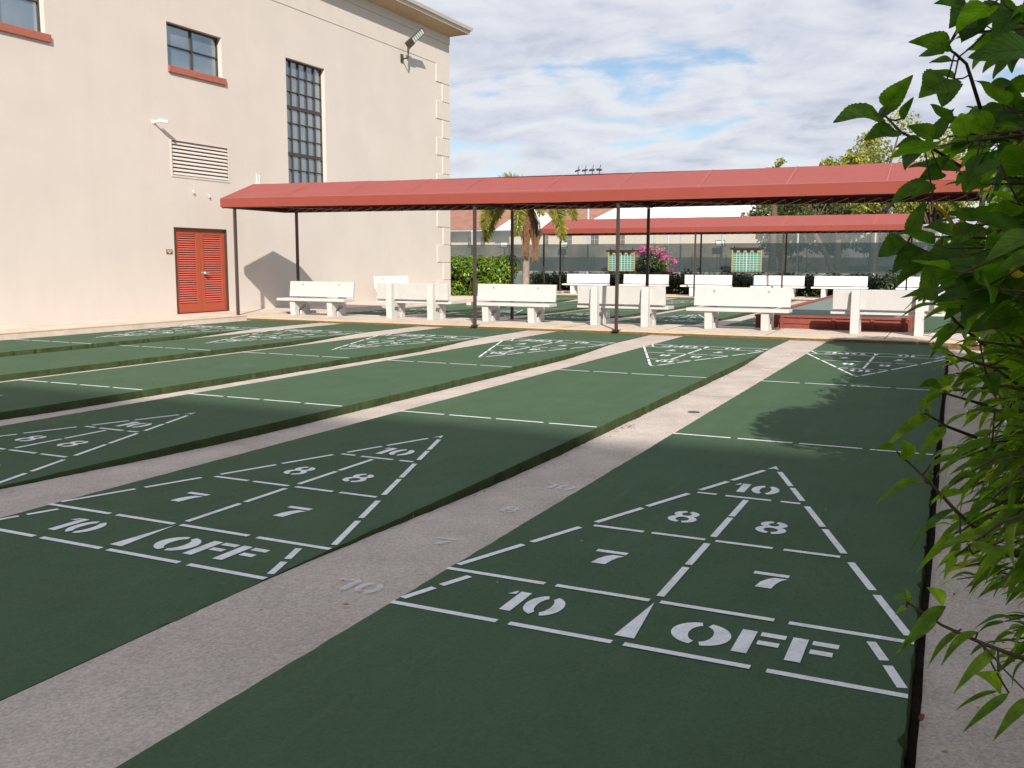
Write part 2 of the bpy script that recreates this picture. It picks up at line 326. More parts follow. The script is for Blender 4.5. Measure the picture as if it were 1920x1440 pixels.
def dig8(m_, x, y, w=.48, h=.76):
    cx = x+w/2
    for sg in (1, -1):                                  # left and right halves, slit at top and bottom
        for cy, rx, ry in ((y+h*.735, w*.44, h*.265), (y+h*.30, w*.5, h*.30)):
            top = cy > y+h/2
            a = (-92, 79) if top else (-80, 92)
            if sg > 0: m_.arc(cx, cy, rx, ry, w*.27, h*.135, a[0], a[1])
            else: m_.arc(cx, cy, rx, ry, w*.27, h*.135, 180-a[1], 180-a[0])
def dig0(m_, x, y, w=.48, h=.72, t=.15, g_=14):
    cx, cy = x+w/2, y+h/2
    for sg in (1, -1):
        a0, a1 = (-90+g_, 90-g_) if sg > 0 else (90+g_, 270-g_)
        m_.arc(cx+sg*.01, cy, w/2, h/2, t, h*.15, a0, a1, 20)
def dig1(m_, x, y, h=.72, w=.15):
    m_.poly([(x, y), (x+w, y), (x+w, y+h), (x, y+h)]); m_.poly([(x-.13, y+h*.80), (x-.03, y+h*.84), (x-.03, y+h), (x-.06, y+h)][:4])
def letF(m_, x, y, h=.70, w=.48):
    m_.poly([(x, y), (x+.17, y), (x+.17, y+h), (x, y+h)])
    m_.poly([(x+.22, y+h*.82), (x+w+.02, y+h*.82), (x+w+.02, y+h), (x+.22, y+h)]); m_.poly([(x+.22, y+h*.44), (x+w-.02, y+h*.44), (x+w-.02, y+h*.62), (x+.22, y+h*.62)])
def triangle_lines(m_):
    S = m_.seg
    for a, b in ((0, 1.48), (1.64, 2.92), (3.06, 4.46), (4.63, 6)): S((a, 0), (b, 0)); S((a, 1.5), (min(b, 6), 1.5))
    for a, b in ((1.10, 1.94), (2.07, 2.92), (3.08, 3.94), (4.1, 4.9)): S((a, 4.5), (b, 4.5))
    for a, b in ((2.07, 2.43), (2.59, 3.41), (3.58, 3.92)): S((a, 7.5), (b, 7.5))
    for a, b in ((7.32, 6.07), (5.97, 4.71), (4.31, 3.15), (3.02, 1.7)): S((3, a), (3, b))
    m_.poly([(3, 1.44), (2.88, .2), (3.12, .2)])
    def sd(y): return 3*(10.5-y)/9
    for y0, y1 in ((10.04, 8.82), (8.67, 7.72), (7.34, 6.08), (5.94, 4.7), (4.3, 3.18), (3.0, 1.7)):
        for sg in (1, -1): S((3+sg*sd(y0), y0), (3+sg*sd(y1), y1))
    m_.poly([(3, 10.55), (2.88, 10.18), (3, 10.30)]); m_.poly([(3, 10.55), (3, 10.30), (3.12, 10.18)])
    for sg in (1, -1):
        S((3+sg*2.56, 1.32), (3+sg*2.73, .83)); S((3+sg*2.77, .70), (3+sg*2.94, .18))
FIGS = [('painted_ten', lambda m_: (dig1(m_, 2.70, 7.90), dig0(m_, 2.94, 7.90))), ('painted_eight', lambda m_: dig8(m_, 2.05, 5.31)), ('painted_eight', lambda m_: dig8(m_, 3.50, 5.29)),
    ('painted_seven', lambda m_: dig7(m_, 1.60, 2.64)), ('painted_seven', lambda m_: dig7(m_, 3.90, 2.64)), ('painted_ten', lambda m_: (dig1(m_, 1.33, .37, .70), dig0(m_, 1.56, .37, .47, .70))),
    ('painted_off', lambda m_: (dig0(m_, 3.44, .34, .66, .70, .20, 9), letF(m_, 4.18, .35), letF(m_, 4.75, .35)))]
def place(m_, k, yo, flip, name, parent):
    if flip: m_.v = [(6-x, 39-y, z) for x, y, z in m_.v]
    m_.v = [(x*ft-k*PITCH, y*fy_+yo, z) for x, y, z in m_.v]
    for i, f in enumerate(m_.f):
        if area([m_.v[j] for j in f]) < 0: m_.f[i] = f[::-1]
    return m_.build(name, M['paint'], parent)
def marks(k, yo, parent):
    for flip in (False, True):
        t = MK(); triangle_lines(t); t.seg((0, 13.45), (1.44, 13.45))
        for a, b in ((1.61, 2.9), (3.06, 4.46), (4.63, 5.97)): t.seg((a, 13.45), (b, 13.45))
        place(t, k, yo, flip, 'line_marking', parent)
        for nm, fn in FIGS: t = MK(); fn(t); place(t, k, yo, flip, nm, parent)
for k in range(7):
    c = court(k, 0); marks(k, 0, c)
    aisle(-k*PITCH-PITCH+CW+.0, -k*PITCH, 0, k*5)
for k in range(1, 6):
    c = court(k, Y2); marks(k, Y2, c); aisle(-k*PITCH-PITCH+CW, -k*PITCH, Y2, 50+k*5)
c = court(0, Y2)
# faded score figures stencilled on the path between the two nearest courts
w_ = MK()
def small(dg, x, y, flip=False):
    t = MK()
    if dg == '10': dig1(t, 0, 0, .42, .10); dig0(t, .17, 0, .33, .42, .09)
    if dg == '-10': dig1(t, 0, 0, .42, .10); dig0(t, .17, 0, .33, .42, .09); t.seg((-.22, .36), (-.14, .34), .04)
    if dg == '7': dig7(t, 0, 0, .34, .40)
    if dg == '8': dig8(t, 0, 0, .30, .44)
    if flip: t.v = [(-a, -b, c_) for a, b, c_ in t.v]
    for a, b, c_ in t.v:
        pass
    X = [((x+a)*ft, (y+b)*fy_, aisle_z((y+b)*fy_)+.0045+c_) for a, b, c_ in t.v]
    w_.add(X, t.f)
small('-10', -.88, .12); small('7', -.98, 2.62); small('8', -.92, 5.08); small('10', -.90, 7.34)
small('-10', -.70, 37.2, True); small('7', -.72, 34.2, True); small('8', -.70, 31.6, True); small('10', -.68, 29.3, True)
for i, f in enumerate(w_.f):
    if area([w_.v[j] for j in f]) < 0: w_.f[i] = f[::-1]
struct(w_.build('path_marking', M['worn']))
# concrete strip right of the nearest court, soil in the joint and under the shrubs
g = MB(); n = 60
vs = []
for i in range(n+1):
    y = -6+i*19.35/n; zz = -.055 if y > .2 else -.055+.03*smooth((.2-y)/1.2)
    for x in (CW+.035+.008*noise.noise(Vector((0, y*5, 3))), 2.0, 2.35): vs.append((x, y, zz))
g.add(vs, [(i*3+j, i*3+j+1, (i+1)*3+j+1, (i+1)*3+j) for i in range(n) for j in range(2)]); struct(g.build('concrete_strip', M['concrete']))
g = MB(); g.quad((CW, -3.9, -.10), (CW+.08, -3.9, -.10), (CW+.08, 13.4, -.10), (CW, 13.4, -.10)); g.quad((2.3, -6, -.06), (8, -6, -.06), (8, 40, -.06), (2.3, 40, -.06)); struct(g.build('soil', M['soil']))
# near walkway behind the viewer
g = MB(); g.box(-15, 2.4, -5.5, -ST-.003, -.12, -.002); struct(g.build('near_walkway', M['walk']))
# bench walkways: front kerb face, painted nosing, slab
def walkway(name, y0, y1, x0, x1, wall):
    z = .06
    m_ = MB(); m_.box(x0, x1, y0+.085, y1, -.14, z); o = struct(m_.build(name, M['walk']))
    m_ = MB(); m_.box(x0, x1, y0+.006, y0+.085, z-.03, z+.001); k_ = m_.build('kerb_nosing', M['kerb_yellow'], o, bevel=.012)
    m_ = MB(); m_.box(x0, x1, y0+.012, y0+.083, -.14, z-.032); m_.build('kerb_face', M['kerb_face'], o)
    for x in [x0+1.9*i for i in range(1, int((x1-x0)/1.9)+1)]: MB().box(x-.006, x+.006, y0+.09, y1-.002, z-.01, z+.0012).build('expansion_joint', M['soil'], o)
    return o
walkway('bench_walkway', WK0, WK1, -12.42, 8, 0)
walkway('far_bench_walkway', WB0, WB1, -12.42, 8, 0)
# wall-side walkway
o = struct(MB().box(-14.6, -12.40, -20, 37, -.14, .10).build('wall_walkway', M['walk']))
MB().box(-12.40, -12.33, -20, WK0, .078, .102).build('kerb_nosing', M['kerb_yellow'], o, bevel=.008)
MB().box(-12.40, -12.335, -20, WK0, -.14, .078).build('kerb_face', M['walk'], o)
MB().box(-12.42, -12.32, WK1, WB0, -.14, .03).build('kerb_face', M['walk'], o)
struct(MB().box(-12.33, -12.20, -20, WK0-.01, -.14, -.002).build('gutter_strip', M['concrete']))
MB_d = MB().tube([(-.23, 5.5, aisle_z(5.5)-.01), (-.23, 5.5, aisle_z(5.5)+.006)], .055, 20); tag(MB_d.build('drain_cover', M['dark_metal']), 'small round dark drain cover set in the concrete path between the two nearest courts', 'drain cover')
# mulch bed right of the raised box
struct(MB().quad((1.35, WK1, -.02), (2.6, WK1, -.02), (2.6, 31.2, -.02), (1.35, 31.2, -.02)).build('mulch_bed', M['mulch']))
# ================================================================== main building
W = -14.03; YB = 25.78; YA = -9.0; ZE = 8.80
B = empty('hall_building', (W, 12, 0), 0, 'tall beige stuccoed hall with orange louvred doors and corner quoins', 'building')
Bi = Vector((W, 12, 0))
def bp_(m_, name, mt, **k):                     # mesh given in world coordinates, parented to the hall
    m_.v = [(x-Bi.x, y-Bi.y, z-Bi.z) for x, y, z in m_.v]; par = k.pop('parent', B); return m_.build(name, mt, par, **k)
holes = [(4.75, 10.02, 5.56, 6.75), (13.10, 14.80, 5.56, 6.49), (17.15, 18.80, 2.90, 6.50), (13.06, 14.75, .10, 2.05), (13.10, 14.88, 3.20, 3.96), (-4, 1.2, 5.56, 6.75)]
ys = sorted({YA, YB} | {h[0] for h in holes} | {h[1] for h in holes}); zs = sorted({-.1, ZE} | {h[2] for h in holes} | {h[3] for h in holes})
wl = MB(); D = .22
for i in range(len(ys)-1):
    for j in range(len(zs)-1):
        cy, cz = (ys[i]+ys[i+1])/2, (zs[j]+zs[j+1])/2
        if any(h[0] < cy < h[1] and h[2] < cz < h[3] for h in holes): continue
        wl.quad((W, ys[i], zs[j]), (W, ys[i+1], zs[j]), (W, ys[i+1], zs[j+1]), (W, ys[i], zs[j+1]))
for a, b, c_, d in holes:
    wl.quad((W-D, a, c_), (W, a, c_), (W, a, d), (W-D, a, d)); wl.quad((W, b, c_), (W-D, b, c_), (W-D, b, d), (W, b, d))
    wl.quad((W, a, d), (W, b, d), (W-D, b, d), (W-D, a, d)); wl.quad((W, a, c_), (W-D, a, c_), (W-D, b, c_), (W, b, c_))
wl.quad((W, YB, -.1), (W-18, YB, -.1), (W-18, YB, ZE), (W, YB, ZE)); wl.quad((W-18, YA, -.1), (W, YA, -.1), (W, YA, ZE), (W-18, YA, ZE)); wl.quad((W-18, YB, -.1), (W-18, YA, -.1), (W-18, YA, ZE), (W-18, YB, ZE))
bp_(wl, 'wall', M['stucco'])
q = MB().box(W-18.03, W+.03, YA-.03, YB+.03, 8.54, ZE-.002); q.box(W-18.012, W+.012, YA-.012, YB+.012, 7.795, 8.538); bp_(q, 'frieze', M['stucco_trim'])
q = MB(); zt = 7.79; i = 0
while zt > .15:
    y0 = 24.90 if i % 2 == 0 else 25.30; z0 = max(zt-.585, .08)
    q.box(W-.4, W+.022, y0, YB+.022, z0+.012, zt); zt -= .593; i += 1
bp_(q, 'quoin', M['stucco_trim'], bevel=.008)
# eave with sloping soffit, fascia and roof
ov = .52; ze = 8.94
def ring(x, y, z, o_): return [(W+o_, YA-o_, z), (W+o_, YB+o_, z), (W-18-o_, YB+o_, z), (W-18-o_, YA-o_, z)]
A_ = ring(0, 0, ZE, .03); C_ = ring(0, 0, ze, ov); Dd = ring(0, 0, ze+.10, ov+.02); E_ = ring(0, 0, ze+.105, ov+.07); F_ = ring(0, 0, ze+.20, ov+.10)
sf = MB().add(A_+C_, [(i, (i+1) % 4, 4+(i+1) % 4, 4+i) for i in range(4)]); bp_(sf, 'soffit', M['soffit'])
fc = MB().add(C_+Dd+E_+F_, [(r*4+i, r*4+(i+1) % 4, r*4+4+(i+1) % 4, r*4+4+i) for r in range(3) for i in range(4)]); bp_(fc, 'fascia', M['stucco_trim'])
rf = MB().add(F_+[(W-9, YA+9, 11.5), (W-9, YB-9, 11.5)], [(0, 1, 5, 4), (1, 2, 5), (2, 3, 4, 5), (3, 0, 4)]); bp_(rf, 'roof', M['tile'])
def window(a, b, c_, d, cols, rows, sill=True, thick=()):
    x = W-.14; fr = MB(); t = .035
    fr.box(x-.03, x+.02, a, a+t, c_, d); fr.box(x-.03, x+.02, b-t, b, c_, d); fr.box(x-.03, x+.02, a+t, b-t, c_, c_+t); fr.box(x-.03, x+.02, a+t, b-t, d-t, d)
    for i in range(1, cols):
        y = a+(b-a)*i/cols; fr.box(x-.028, x+.035, y-.016, y+.016, c_+t, d-t)
    for j in range(1, rows):
        z = d-(d-c_)*j/rows; w = .045 if j in thick else .012; fr.box(x-.026, x+.030, a+t, b-t, z-w, z+w)
    wn = bp_(fr, 'window', M['dark_metal'])
    p = MB().box(x-.014, x-.006, a+.01, b-.01, c_+.01, d-.01); p.v = [(X-Bi.x, Y-Bi.y, Z) for X, Y, Z in p.v]; p.build('pane', M['glass'], wn)
    if sill:
        s_ = MB().box(W-.13, W+.05, a-.01 if a > 6 else a, b+.09, c_-.14, c_+.004); s_.v = [(X-Bi.x, Y-Bi.y, Z) for X, Y, Z in s_.v]; s_.build('sill', M['sill'], wn, bevel=.006)
    return wn
window(4.75, 10.02, 5.56, 6.75, 6, 2); window(13.10, 14.80, 5.56, 6.49, 2, 2); window(-4, 1.2, 5.56, 6.75, 6, 2)
wt = window(17.15, 18.80, 2.90, 6.50, 5, 9, False, (3, 6)); wt['label'] = 'tall narrow many-paned window rising above the canopy'
# louvre vent
lv = MB().box(W-.02, W+.012, 13.06, 13.10, 3.16, 4.0); lv.box(W-.02, W+.012, 14.88, 14.92, 3.16, 4.0); lv.box(W-.02, W+.012, 13.10, 14.88, 3.16, 3.20); lv.box(W-.02, W+.012, 13.10, 14.88, 3.96, 4.0)
ln = MB()
for i in range(9):
    z = 3.215+i*.083; ln.add([(W-.034, 13.1, z+.066), (W-.034, 14.88, z+.066), (W-.003, 14.88, z+.018), (W-.003, 13.1, z+.018), (W-.003, 13.1, z), (W-.003, 14.88, z)], [(0, 3, 2, 1), (3, 4, 5, 2)])
vo = bp_(lv, 'louvre_vent', M['stucco_trim']); ln.v = [(X-Bi.x, Y-Bi.y, Z) for X, Y, Z in ln.v]; ln.build('slat', M['stucco_trim'], vo); dk = MB().quad((W-.15-Bi.x, 13.1-12, 3.2), (W-.15-Bi.x, 14.88-12, 3.2), (W-.15-Bi.x, 14.88-12, 3.96), (W-.15-Bi.x, 13.1-12, 3.96)); dk.build('backing', M['black'], vo)
# double louvred door
def leaf(a, b):
    xd = W-.05; fr = MB(); m0, m1 = (.11, .12)
    za, zb = .115, 2.02
    fr.box(xd-.04, xd, a, a+m0, za, zb); fr.box(xd-.04, xd, b-m1, b, za, zb); fr.box(xd-.04, xd, a+m0, b-m1, 1.905, zb); fr.box(xd-.04, xd, a+m0, b-m1, za, .325)
    d_ = bp_(fr, 'door', M['door'])
    s_ = MB(); n = 30; st = (1.905-.325)/n
    for i in range(n):
        z = .325+i*st
        s_.add([(xd-.022, a+m0, z+st*.92), (xd-.022, b-m1, z+st*.92), (xd-.004, b-m1, z+st*.52), (xd-.004, a+m0, z+st*.52), (xd-.004, a+m0, z+st*.30), (xd-.004, b-m1, z+st*.30), (xd-.03, b-m1, z+st*.30), (xd-.03, a+m0, z+st*.30)], [(0, 3, 2, 1), (3, 4, 5, 2), (4, 7, 6, 5)])
    s_.v = [(X-Bi.x, Y-Bi.y, Z) for X, Y, Z in s_.v]; s_.build('slat', M['door_slat'], d_)
    bk = MB().quad((xd-.045, a+.01, za), (xd-.045, b-.01, za), (xd-.045, b-.01, zb), (xd-.045, a+.01, zb)); bk.v = [(X-Bi.x, Y-Bi.y, Z) for X, Y, Z in bk.v]; bk.build('backing', M['black'], d_)
    return d_
leaf(13.09, 13.895); dr = leaf(13.905, 14.72)
fm = MB().box(W-.10, W+.004, 13.062, 13.088, .10, 2.048); fm.box(W-.10, W+.004, 14.722, 14.748, .10, 2.048); fm.box(W-.10, W+.004, 13.088, 14.722, 2.022, 2.048); bp_(fm, 'door_frame', M['dark_metal'])
kn = MB().tube([(W-.05, 13.97, 1.02), (W+.015, 13.97, 1.02)], .022, 12).tube([(W-.05, 13.97, 1.02), (W-.043, 13.97, 1.02)], .05, 16).tube([(W+.012, 13.97, 1.02), (W+.03, 13.97, 1.02), (W+.04, 13.97, 1.02)], [.03, .034, .026], 14)
kn.box(W+.01, W+.028, 13.97, 14.10, 1.008, 1.032)
kn.v = [(X-Bi.x, Y-Bi.y, Z) for X, Y, Z in kn.v]; kn.build('handle', M['steel'], dr, smooth=False)
# sign
s_ = empty('door_sign', (W, 12.90, 1.5), 0, 'small brown room sign on the wall left of the orange doors', 'sign')
MB().box(.001, .012, -.09, .09, -.05, .05).build('sign_plate', M['sign'], s_, bevel=.003)
t = MB()
for i in range(9): t.box(.012, .014, -.066+i*.015, -.066+i*.015+.010, .008, .024)
t.build('lettering', M['farwhite'], s_); t = MB()
for i in range(4): t.box(.012, .014, -.028+i*.015, -.028+i*.015+.010, -.028, -.012)
t.build('lettering', M['farwhite'], s_)
# security camera
s_ = empty('security_camera', (W, 12.60, 4.28), 0, 'small white bullet security camera high on the beige wall', 'camera')
MB().tube([(0, 0, 0), (.03, 0, 0)], .06, 16).build('mount', M['white_metal'], s_)
MB().tube([(.03, 0, 0), (.12, .02, .0), (.2, .05, .01)], .028, 8).build('arm', M['white_metal'], s_)
cd = Vector((.72, .66, -.10)).normalized(); b0 = Vector((.18, .02, .03))
bo = MB().tube([b0, b0+cd*.02, b0+cd*.29], [.035, .046, .046], 16).build('camera_body', M['white_metal'], s_)
MB().tube([b0+cd*.288, b0+cd*.294], .044, 16).build('lens', M['black'], s_)
MB().obox(b0+cd*.16+Vector((0, 0, .063)), (.27, .11, .008), Matrix((cd, Vector((-cd.y, cd.x, 0)).normalized(), Vector((0, 0, 1)))).transposed()).build('sunshield', M['white_metal'], s_)
s_.scale = (.7, .7, .7)
# wall floodlight with solar head
s_ = empty('wall_floodlight', (W, 22.78, 7.54), 0, 'grey area light on a bent arm near the roof corner of the hall', 'light')
MB().box(.0, .03, -.07, .07, -.12, .12).build('mount', M['dark_metal'], s_)
MB().tube([(.02, 0, -.02), (.24, -.03, -.02), (.26, -.03, .0), (.265, -.035, .22)], .024, 8).tube([(.265, -.035, .14), (.27, -.04, .34)], .034, 8).build('arm', M['dark_metal'], s_)
hd = Vector((.32, .36, .47)).normalized(); side = (SUN-hd*SUN.dot(hd)).normalized(); side = Matrix.Rotation(R(-32), 3, hd) @ side; nn = side.cross(hd)
RM = Matrix((hd, side, nn)).transposed(); h0 = Vector((.27, -.05, .36))
MB().obox(h0+hd*.08, (.26, .22, .09), RM).build('driver_box', M['dark_metal'], s_, bevel=.01)
MB().obox(h0+hd*.44, (.50, .20, .045), RM).build('lamp_head', M['dark_metal'], s_, bevel=.01)
p = MB()
for i in range(6):
    for sg in (1, -1): p.obox(h0+hd*(.245+i*.077)+nn*sg*.025, (.056, .15, .006), RM)
p.build('lens_panel', M['galv'], s_)
# small wall fittings
s_ = empty('wall_fitting', (W, 13.69, 2.86), 0, 'small beige pipe stub', 'pipe', 'pipe stubs under the vent')
MB().tube([(0, 0, .03), (.03, 0, .02), (.035, 0, -.03)], .020, 10).build('pipe', M['stucco_trim'], s_)
c = copy_tree(s_); c.location = (W, 14.19, 2.80)
c['label'] = 'small beige pipe stub on the wall nearer the canopy, right of the other stub'; s_['label'] = 'small beige pipe stub on the wall under the vent, the left one of two'
s_ = empty('vent_pipe', (W, 15.93, 3.0), 0, 'pair of thin white pipes on the wall just above the canopy corner', 'pipe')
MB().box(0, .04, -.08, .08, -.2, .22).tube([(.02, -.05, .2), (.02, -.05, .45)], .013, 8).tube([(.02, .05, .2), (.02, .05, .42)], .013, 8).build('pipe', M['white_metal'], s_)
# ================================================================== canopies
def canopy(name, x0, x1, yf, yb, label, fx, bx, seams, tilt=0, zg=.06):
    yr = (yf+yb)/2; zt, zb, zr = 2.58, 2.392, 2.98
    root = empty(name, ((x0+x1)/2, yr, zg), 0, label, 'canopy', 'red gabled canopies over the bench walkways'); o = Vector(((x0+x1)/2, yr, zg))
    def lo(m_): m_.v = [(x-o.x, y-o.y, z-o.z+(tilt*max(0, (-x-5.0)/7.9) if z > 1 else 0)) for x, y, z in m_.v]; return m_
    nx = int((x1-x0)/.5)
    m_ = MB(); vs = []
    for i in range(nx+1):
        x = x0+(x1-x0)*i/nx; u = (x-x0) % 1.5/1.5; sg = .022*math.sin(PI*u)
        vs += [(x, yf+.004, zb), (x, yf, zt), (x, (yf+yr)/2, (zt+zr)/2-sg), (x, yr, zr-sg*.4), (x, (yb+yr)/2, (zt+zr)/2-sg), (x, yb, zt), (x, yb-.004, zb)]
    m_.add(vs, [(i*7+j, (i+1)*7+j, (i+1)*7+j+1, i*7+j+1) for i in range(nx) for j in range(6)])
    for xx in (x0, x1): m_.add([(xx, yf, zb), (xx, yf, zt), (xx, yr, zr), (xx, yb, zt), (xx, yb, zb)], [(0, 1, 2, 3, 4)])
    lo(m_).build('canvas_cover', M['canvas'], root)
    s_ = MB()
    for x in seams:
        s_.add([(x-.012, yf-.003, zt), (x+.012, yf-.003, zt), (x+.012, yr, zr+.004), (x-.012, yr, zr+.004), (x-.012, yb+.003, zt), (x+.012, yb+.003, zt)], [(0, 1, 2, 3), (3, 2, 5, 4)])
    s_.add([(x0, yf-.004, zt-.006), (x1, yf-.004, zt-.006), (x1, yf-.004, zt+.006), (x0, yf-.004, zt+.006)], [(0, 1, 2, 3)])
    lo(s_).build('seam', M['seam'], root)
    f = MB()
    for y in (yf+.05, yb-.05):
        f.box(x0+.02, x1-.02, y-.025, y+.025, zb-.02, zb+.02); f.box(x0+.02, x1-.02, y-.02, y+.02, zt-.06, zt-.03)
        x = x0+.1; up_ = True
        while x < x1-.3:
            a, b = (zb+.02, zt-.06) if up_ else (zt-.06, zb+.02); f.tube([(x, y, a), (x+.22, y, b)], .008, 5); x += .22; up_ = not up_
    for xx in (x0+.03, x1-.03): f.box(xx-.02, xx+.02, yf+.08, yb-.08, zb-.018, zb+.018)
    x = x0+.03
    while x < x1:
        f.tube([(x, yf+.05, zt-.03), (x, yr, zr-.05), (x, yb-.05, zt-.03)], .014, 6); x += 1.5
    f.tube([(x0+.02, yr, zr-.05), (x1-.02, yr, zr-.05)], .02, 6)
    for x in fx+bx[1:]: f.box(x-.02, x+.02, yf+.08, yb-.08, zb-.016, zb+.016)
    lo(f).build('frame', M['truss'], root)
    P = []; x = x0+.15
    while x < x1-.2: P += [(x, yb-.10, zb+.02), (x+.17, yb-.10, zb+.085), (x+.172, yb-.10, zb-.01)]; x += .28
    lo(MB().tube(P, .0045, 4)).build('lacing_cord', M['cord'], root)
    for i in range(len(fx)-1): lo(MB().tube([(fx[i], yf+.1, zb+.03), (fx[i]+1.6, yb-.1, zb+.03)], .005, 4)).build('brace_cable', M['cord'], root)
    for xs, y in ((fx, yf+.09), (bx, yb-.09)):
        for x in xs:
            pm = MB().box(x-.028, x+.028, y-.028, y+.028, zg+.004, zb-.02); pm.box(x-.07, x+.07, y-.07, y+.07, zg, zg+.012)
            lo(pm).build('post', M['pole'], root, bevel=.004)
    return root
canopy('bench_canopy', -12.90, 2.45, 13.33, 15.56, 'long red canvas canopy over the nearer row of white benches, reaching to the hall', [-12.58, -6.62, -3.70, 2.2], [-12.50, -6.78, -3.76, 2.2], [-11.2, -9.72, -8.2, -6.95, -5.2, -3.75, -2.25, -.75, .8], .085)
canopy('bench_canopy', -12.86, .75, 30.95, 33.2, 'red canvas canopy behind, over the farther row of benches before the fence', [-12.75, -6.76, -3.64, .4], [-12.9, -7.06, -3.87, .4], [-9.7, -6.7, -3.7, -.7])
# ================================================================== benches
def bench_proto():
    r = empty('bench', (0, 0, 0), 0, 'x', 'bench', 'white concrete benches under the canopies')
    MB().box(-.94, .94, -.23, .19, .335, .395).build('seat', M['bench'], r, bevel=.008)
    b = MB(); b.add([(-.90, .19, .42), (.90, .19, .42), (.90, .25, .42), (-.90, .25, .42), (-.90, .235, .775), (.90, .235, .775), (.90, .295, .775), (-.90, .295, .775)], [(0, 3, 2, 1), (4, 5, 6, 7), (0, 1, 5, 4), (1, 2, 6, 5), (2, 3, 7, 6), (3, 0, 4, 7)])
    bk = b.build('backrest', M['bench'], r, bevel=.008)
    for x in (-.52, .50): MB().tube([(x, .226, .70), (x, .218, .70)], .021, 14).build('bolt', M['bolt'], bk)
    for x in (-.53, .51):
        m_ = MB(); a, c = x-.07, x+.07
        m_.prism([(.252, 0), (.385, 0), (.40, .40), (.385, .765), (.31, .765), (.253, .42)], a, c)         # rear upright
        m_.prism([(-.19, .334), (.251, .334), (.251, .25), (.06, .25), (-.02, .12), (-.02, 0), (-.16, 0)], a, c)         # front foot and bearer
        m_.prism([(.06, 0), (.251, 0), (.251, .17), (.17, .17), (.06, .10)], a, c)           # rear foot
        m_.build('leg', M['bench'], r, bevel=.006)
    return r
P0 = bench_proto(); first = [True]
def lighter_paint(o):
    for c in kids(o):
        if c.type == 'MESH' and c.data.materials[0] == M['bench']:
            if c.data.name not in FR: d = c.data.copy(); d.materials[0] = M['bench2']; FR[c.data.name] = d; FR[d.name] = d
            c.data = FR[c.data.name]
        lighter_paint(c)
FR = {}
def bench(x, y, rz, label, z=.06, new=False):  # new selects the lighter bench white
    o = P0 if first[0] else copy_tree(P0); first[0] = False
    if new: lighter_paint(o)
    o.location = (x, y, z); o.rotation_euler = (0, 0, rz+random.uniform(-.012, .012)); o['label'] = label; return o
# Y is where the backrest face stands
for x, rz, lab in ((-11.40, 0, 'white bench facing the viewer, leftmost under the near canopy beside the hall wall'),
    (-8.77, PI, 'white bench with its back to the viewer, before the corner quoins of the hall'),
    (-6.42, 0, 'white bench facing the viewer, third in the near row, in front of the palm'),
    (-4.02, PI, 'near white bench with its back to the viewer, crossed by a dark canopy post'),
    (-1.74, 0, 'near white bench facing the viewer, at the left corner of the red timber box'),
    (.83, PI, 'white bench with its back to the viewer, before the red timber box, by the shrubs')):
    bench(x, 14.68 if rz == 0 else 14.85, rz, lab)
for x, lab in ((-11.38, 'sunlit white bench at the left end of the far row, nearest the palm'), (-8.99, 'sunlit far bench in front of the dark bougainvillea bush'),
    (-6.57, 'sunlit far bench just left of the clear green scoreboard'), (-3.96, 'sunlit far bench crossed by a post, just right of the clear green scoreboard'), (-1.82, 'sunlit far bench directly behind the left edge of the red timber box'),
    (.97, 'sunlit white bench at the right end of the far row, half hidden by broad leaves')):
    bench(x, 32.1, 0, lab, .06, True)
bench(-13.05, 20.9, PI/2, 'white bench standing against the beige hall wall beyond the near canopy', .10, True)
# ================================================================== raised timber box with carpet
root = empty('raised_timber_box', (-.2, 22, .0), 0, 'low red timber box with a grey-green carpet bed behind the near benches', 'game bed')
def lo(m_, o): m_.v = [(x-o[0], y-o[1], z-o[2]) for x, y, z in m_.v]; return m_
O_ = (-.2, 22, 0); x0, x1, y0, y1 = -1.58, 1.18, 15.40, 29.0
t = MB().box(x0, x1, y0, y0+.12, .27, .31).box(x0, x1, y1-.12, y1, .27, .31).box(x0, x0+.14, y0+.12, y1-.12, .27, .309).box(x1-.14, x1, y0+.12, y1-.12, .27, .309)
lo(t, O_).build('top_rail', M['frame_red'], root, bevel=.004)
t = MB(); t.box(x0+.03, x1-.03, y0+.03, y0+.05, .155, .268); t.box(x0+.03, x1-.03, y0+.05, y0+.07, -.01, .15)
t.box(x0+.03, x0+.06, y0+.07, y1-.06, -.02, .268); t.box(x1-.06, x1-.03, y0+.07, y1-.06, -.02, .268)
lo(t, O_).build('side_board', M['frame_red'], root)
for x in (x0+.02, x0+.48, x0+1.42, x0+2.1, x1-.10): lo(MB().box(x, x+.06, y0+.01, y0+.048, -.02, .268), O_).build('batten', M['frame_red'], root)
y = y0+1.2
while y < y1:
    for xa in (x0+.01, x1-.029): lo(MB().box(xa, xa+.019, y, y+.06, -.02, .268), O_).build('batten', M['frame_red'], root)
    y += 1.2
lo(MB().box(x0+.14, x1-.14, y0+.12, y1-.12, .10, .272), O_).build('carpet_bed', M['carpet'], root)
# small white peg on the far court
tag(MB().tube([(-5.36, 17.7, 0), (-5.36, 17.7, .19)], .032, 10).build('peg', M['white_metal']), 'short white peg standing on a shaded far court behind the fourth bench', 'peg')
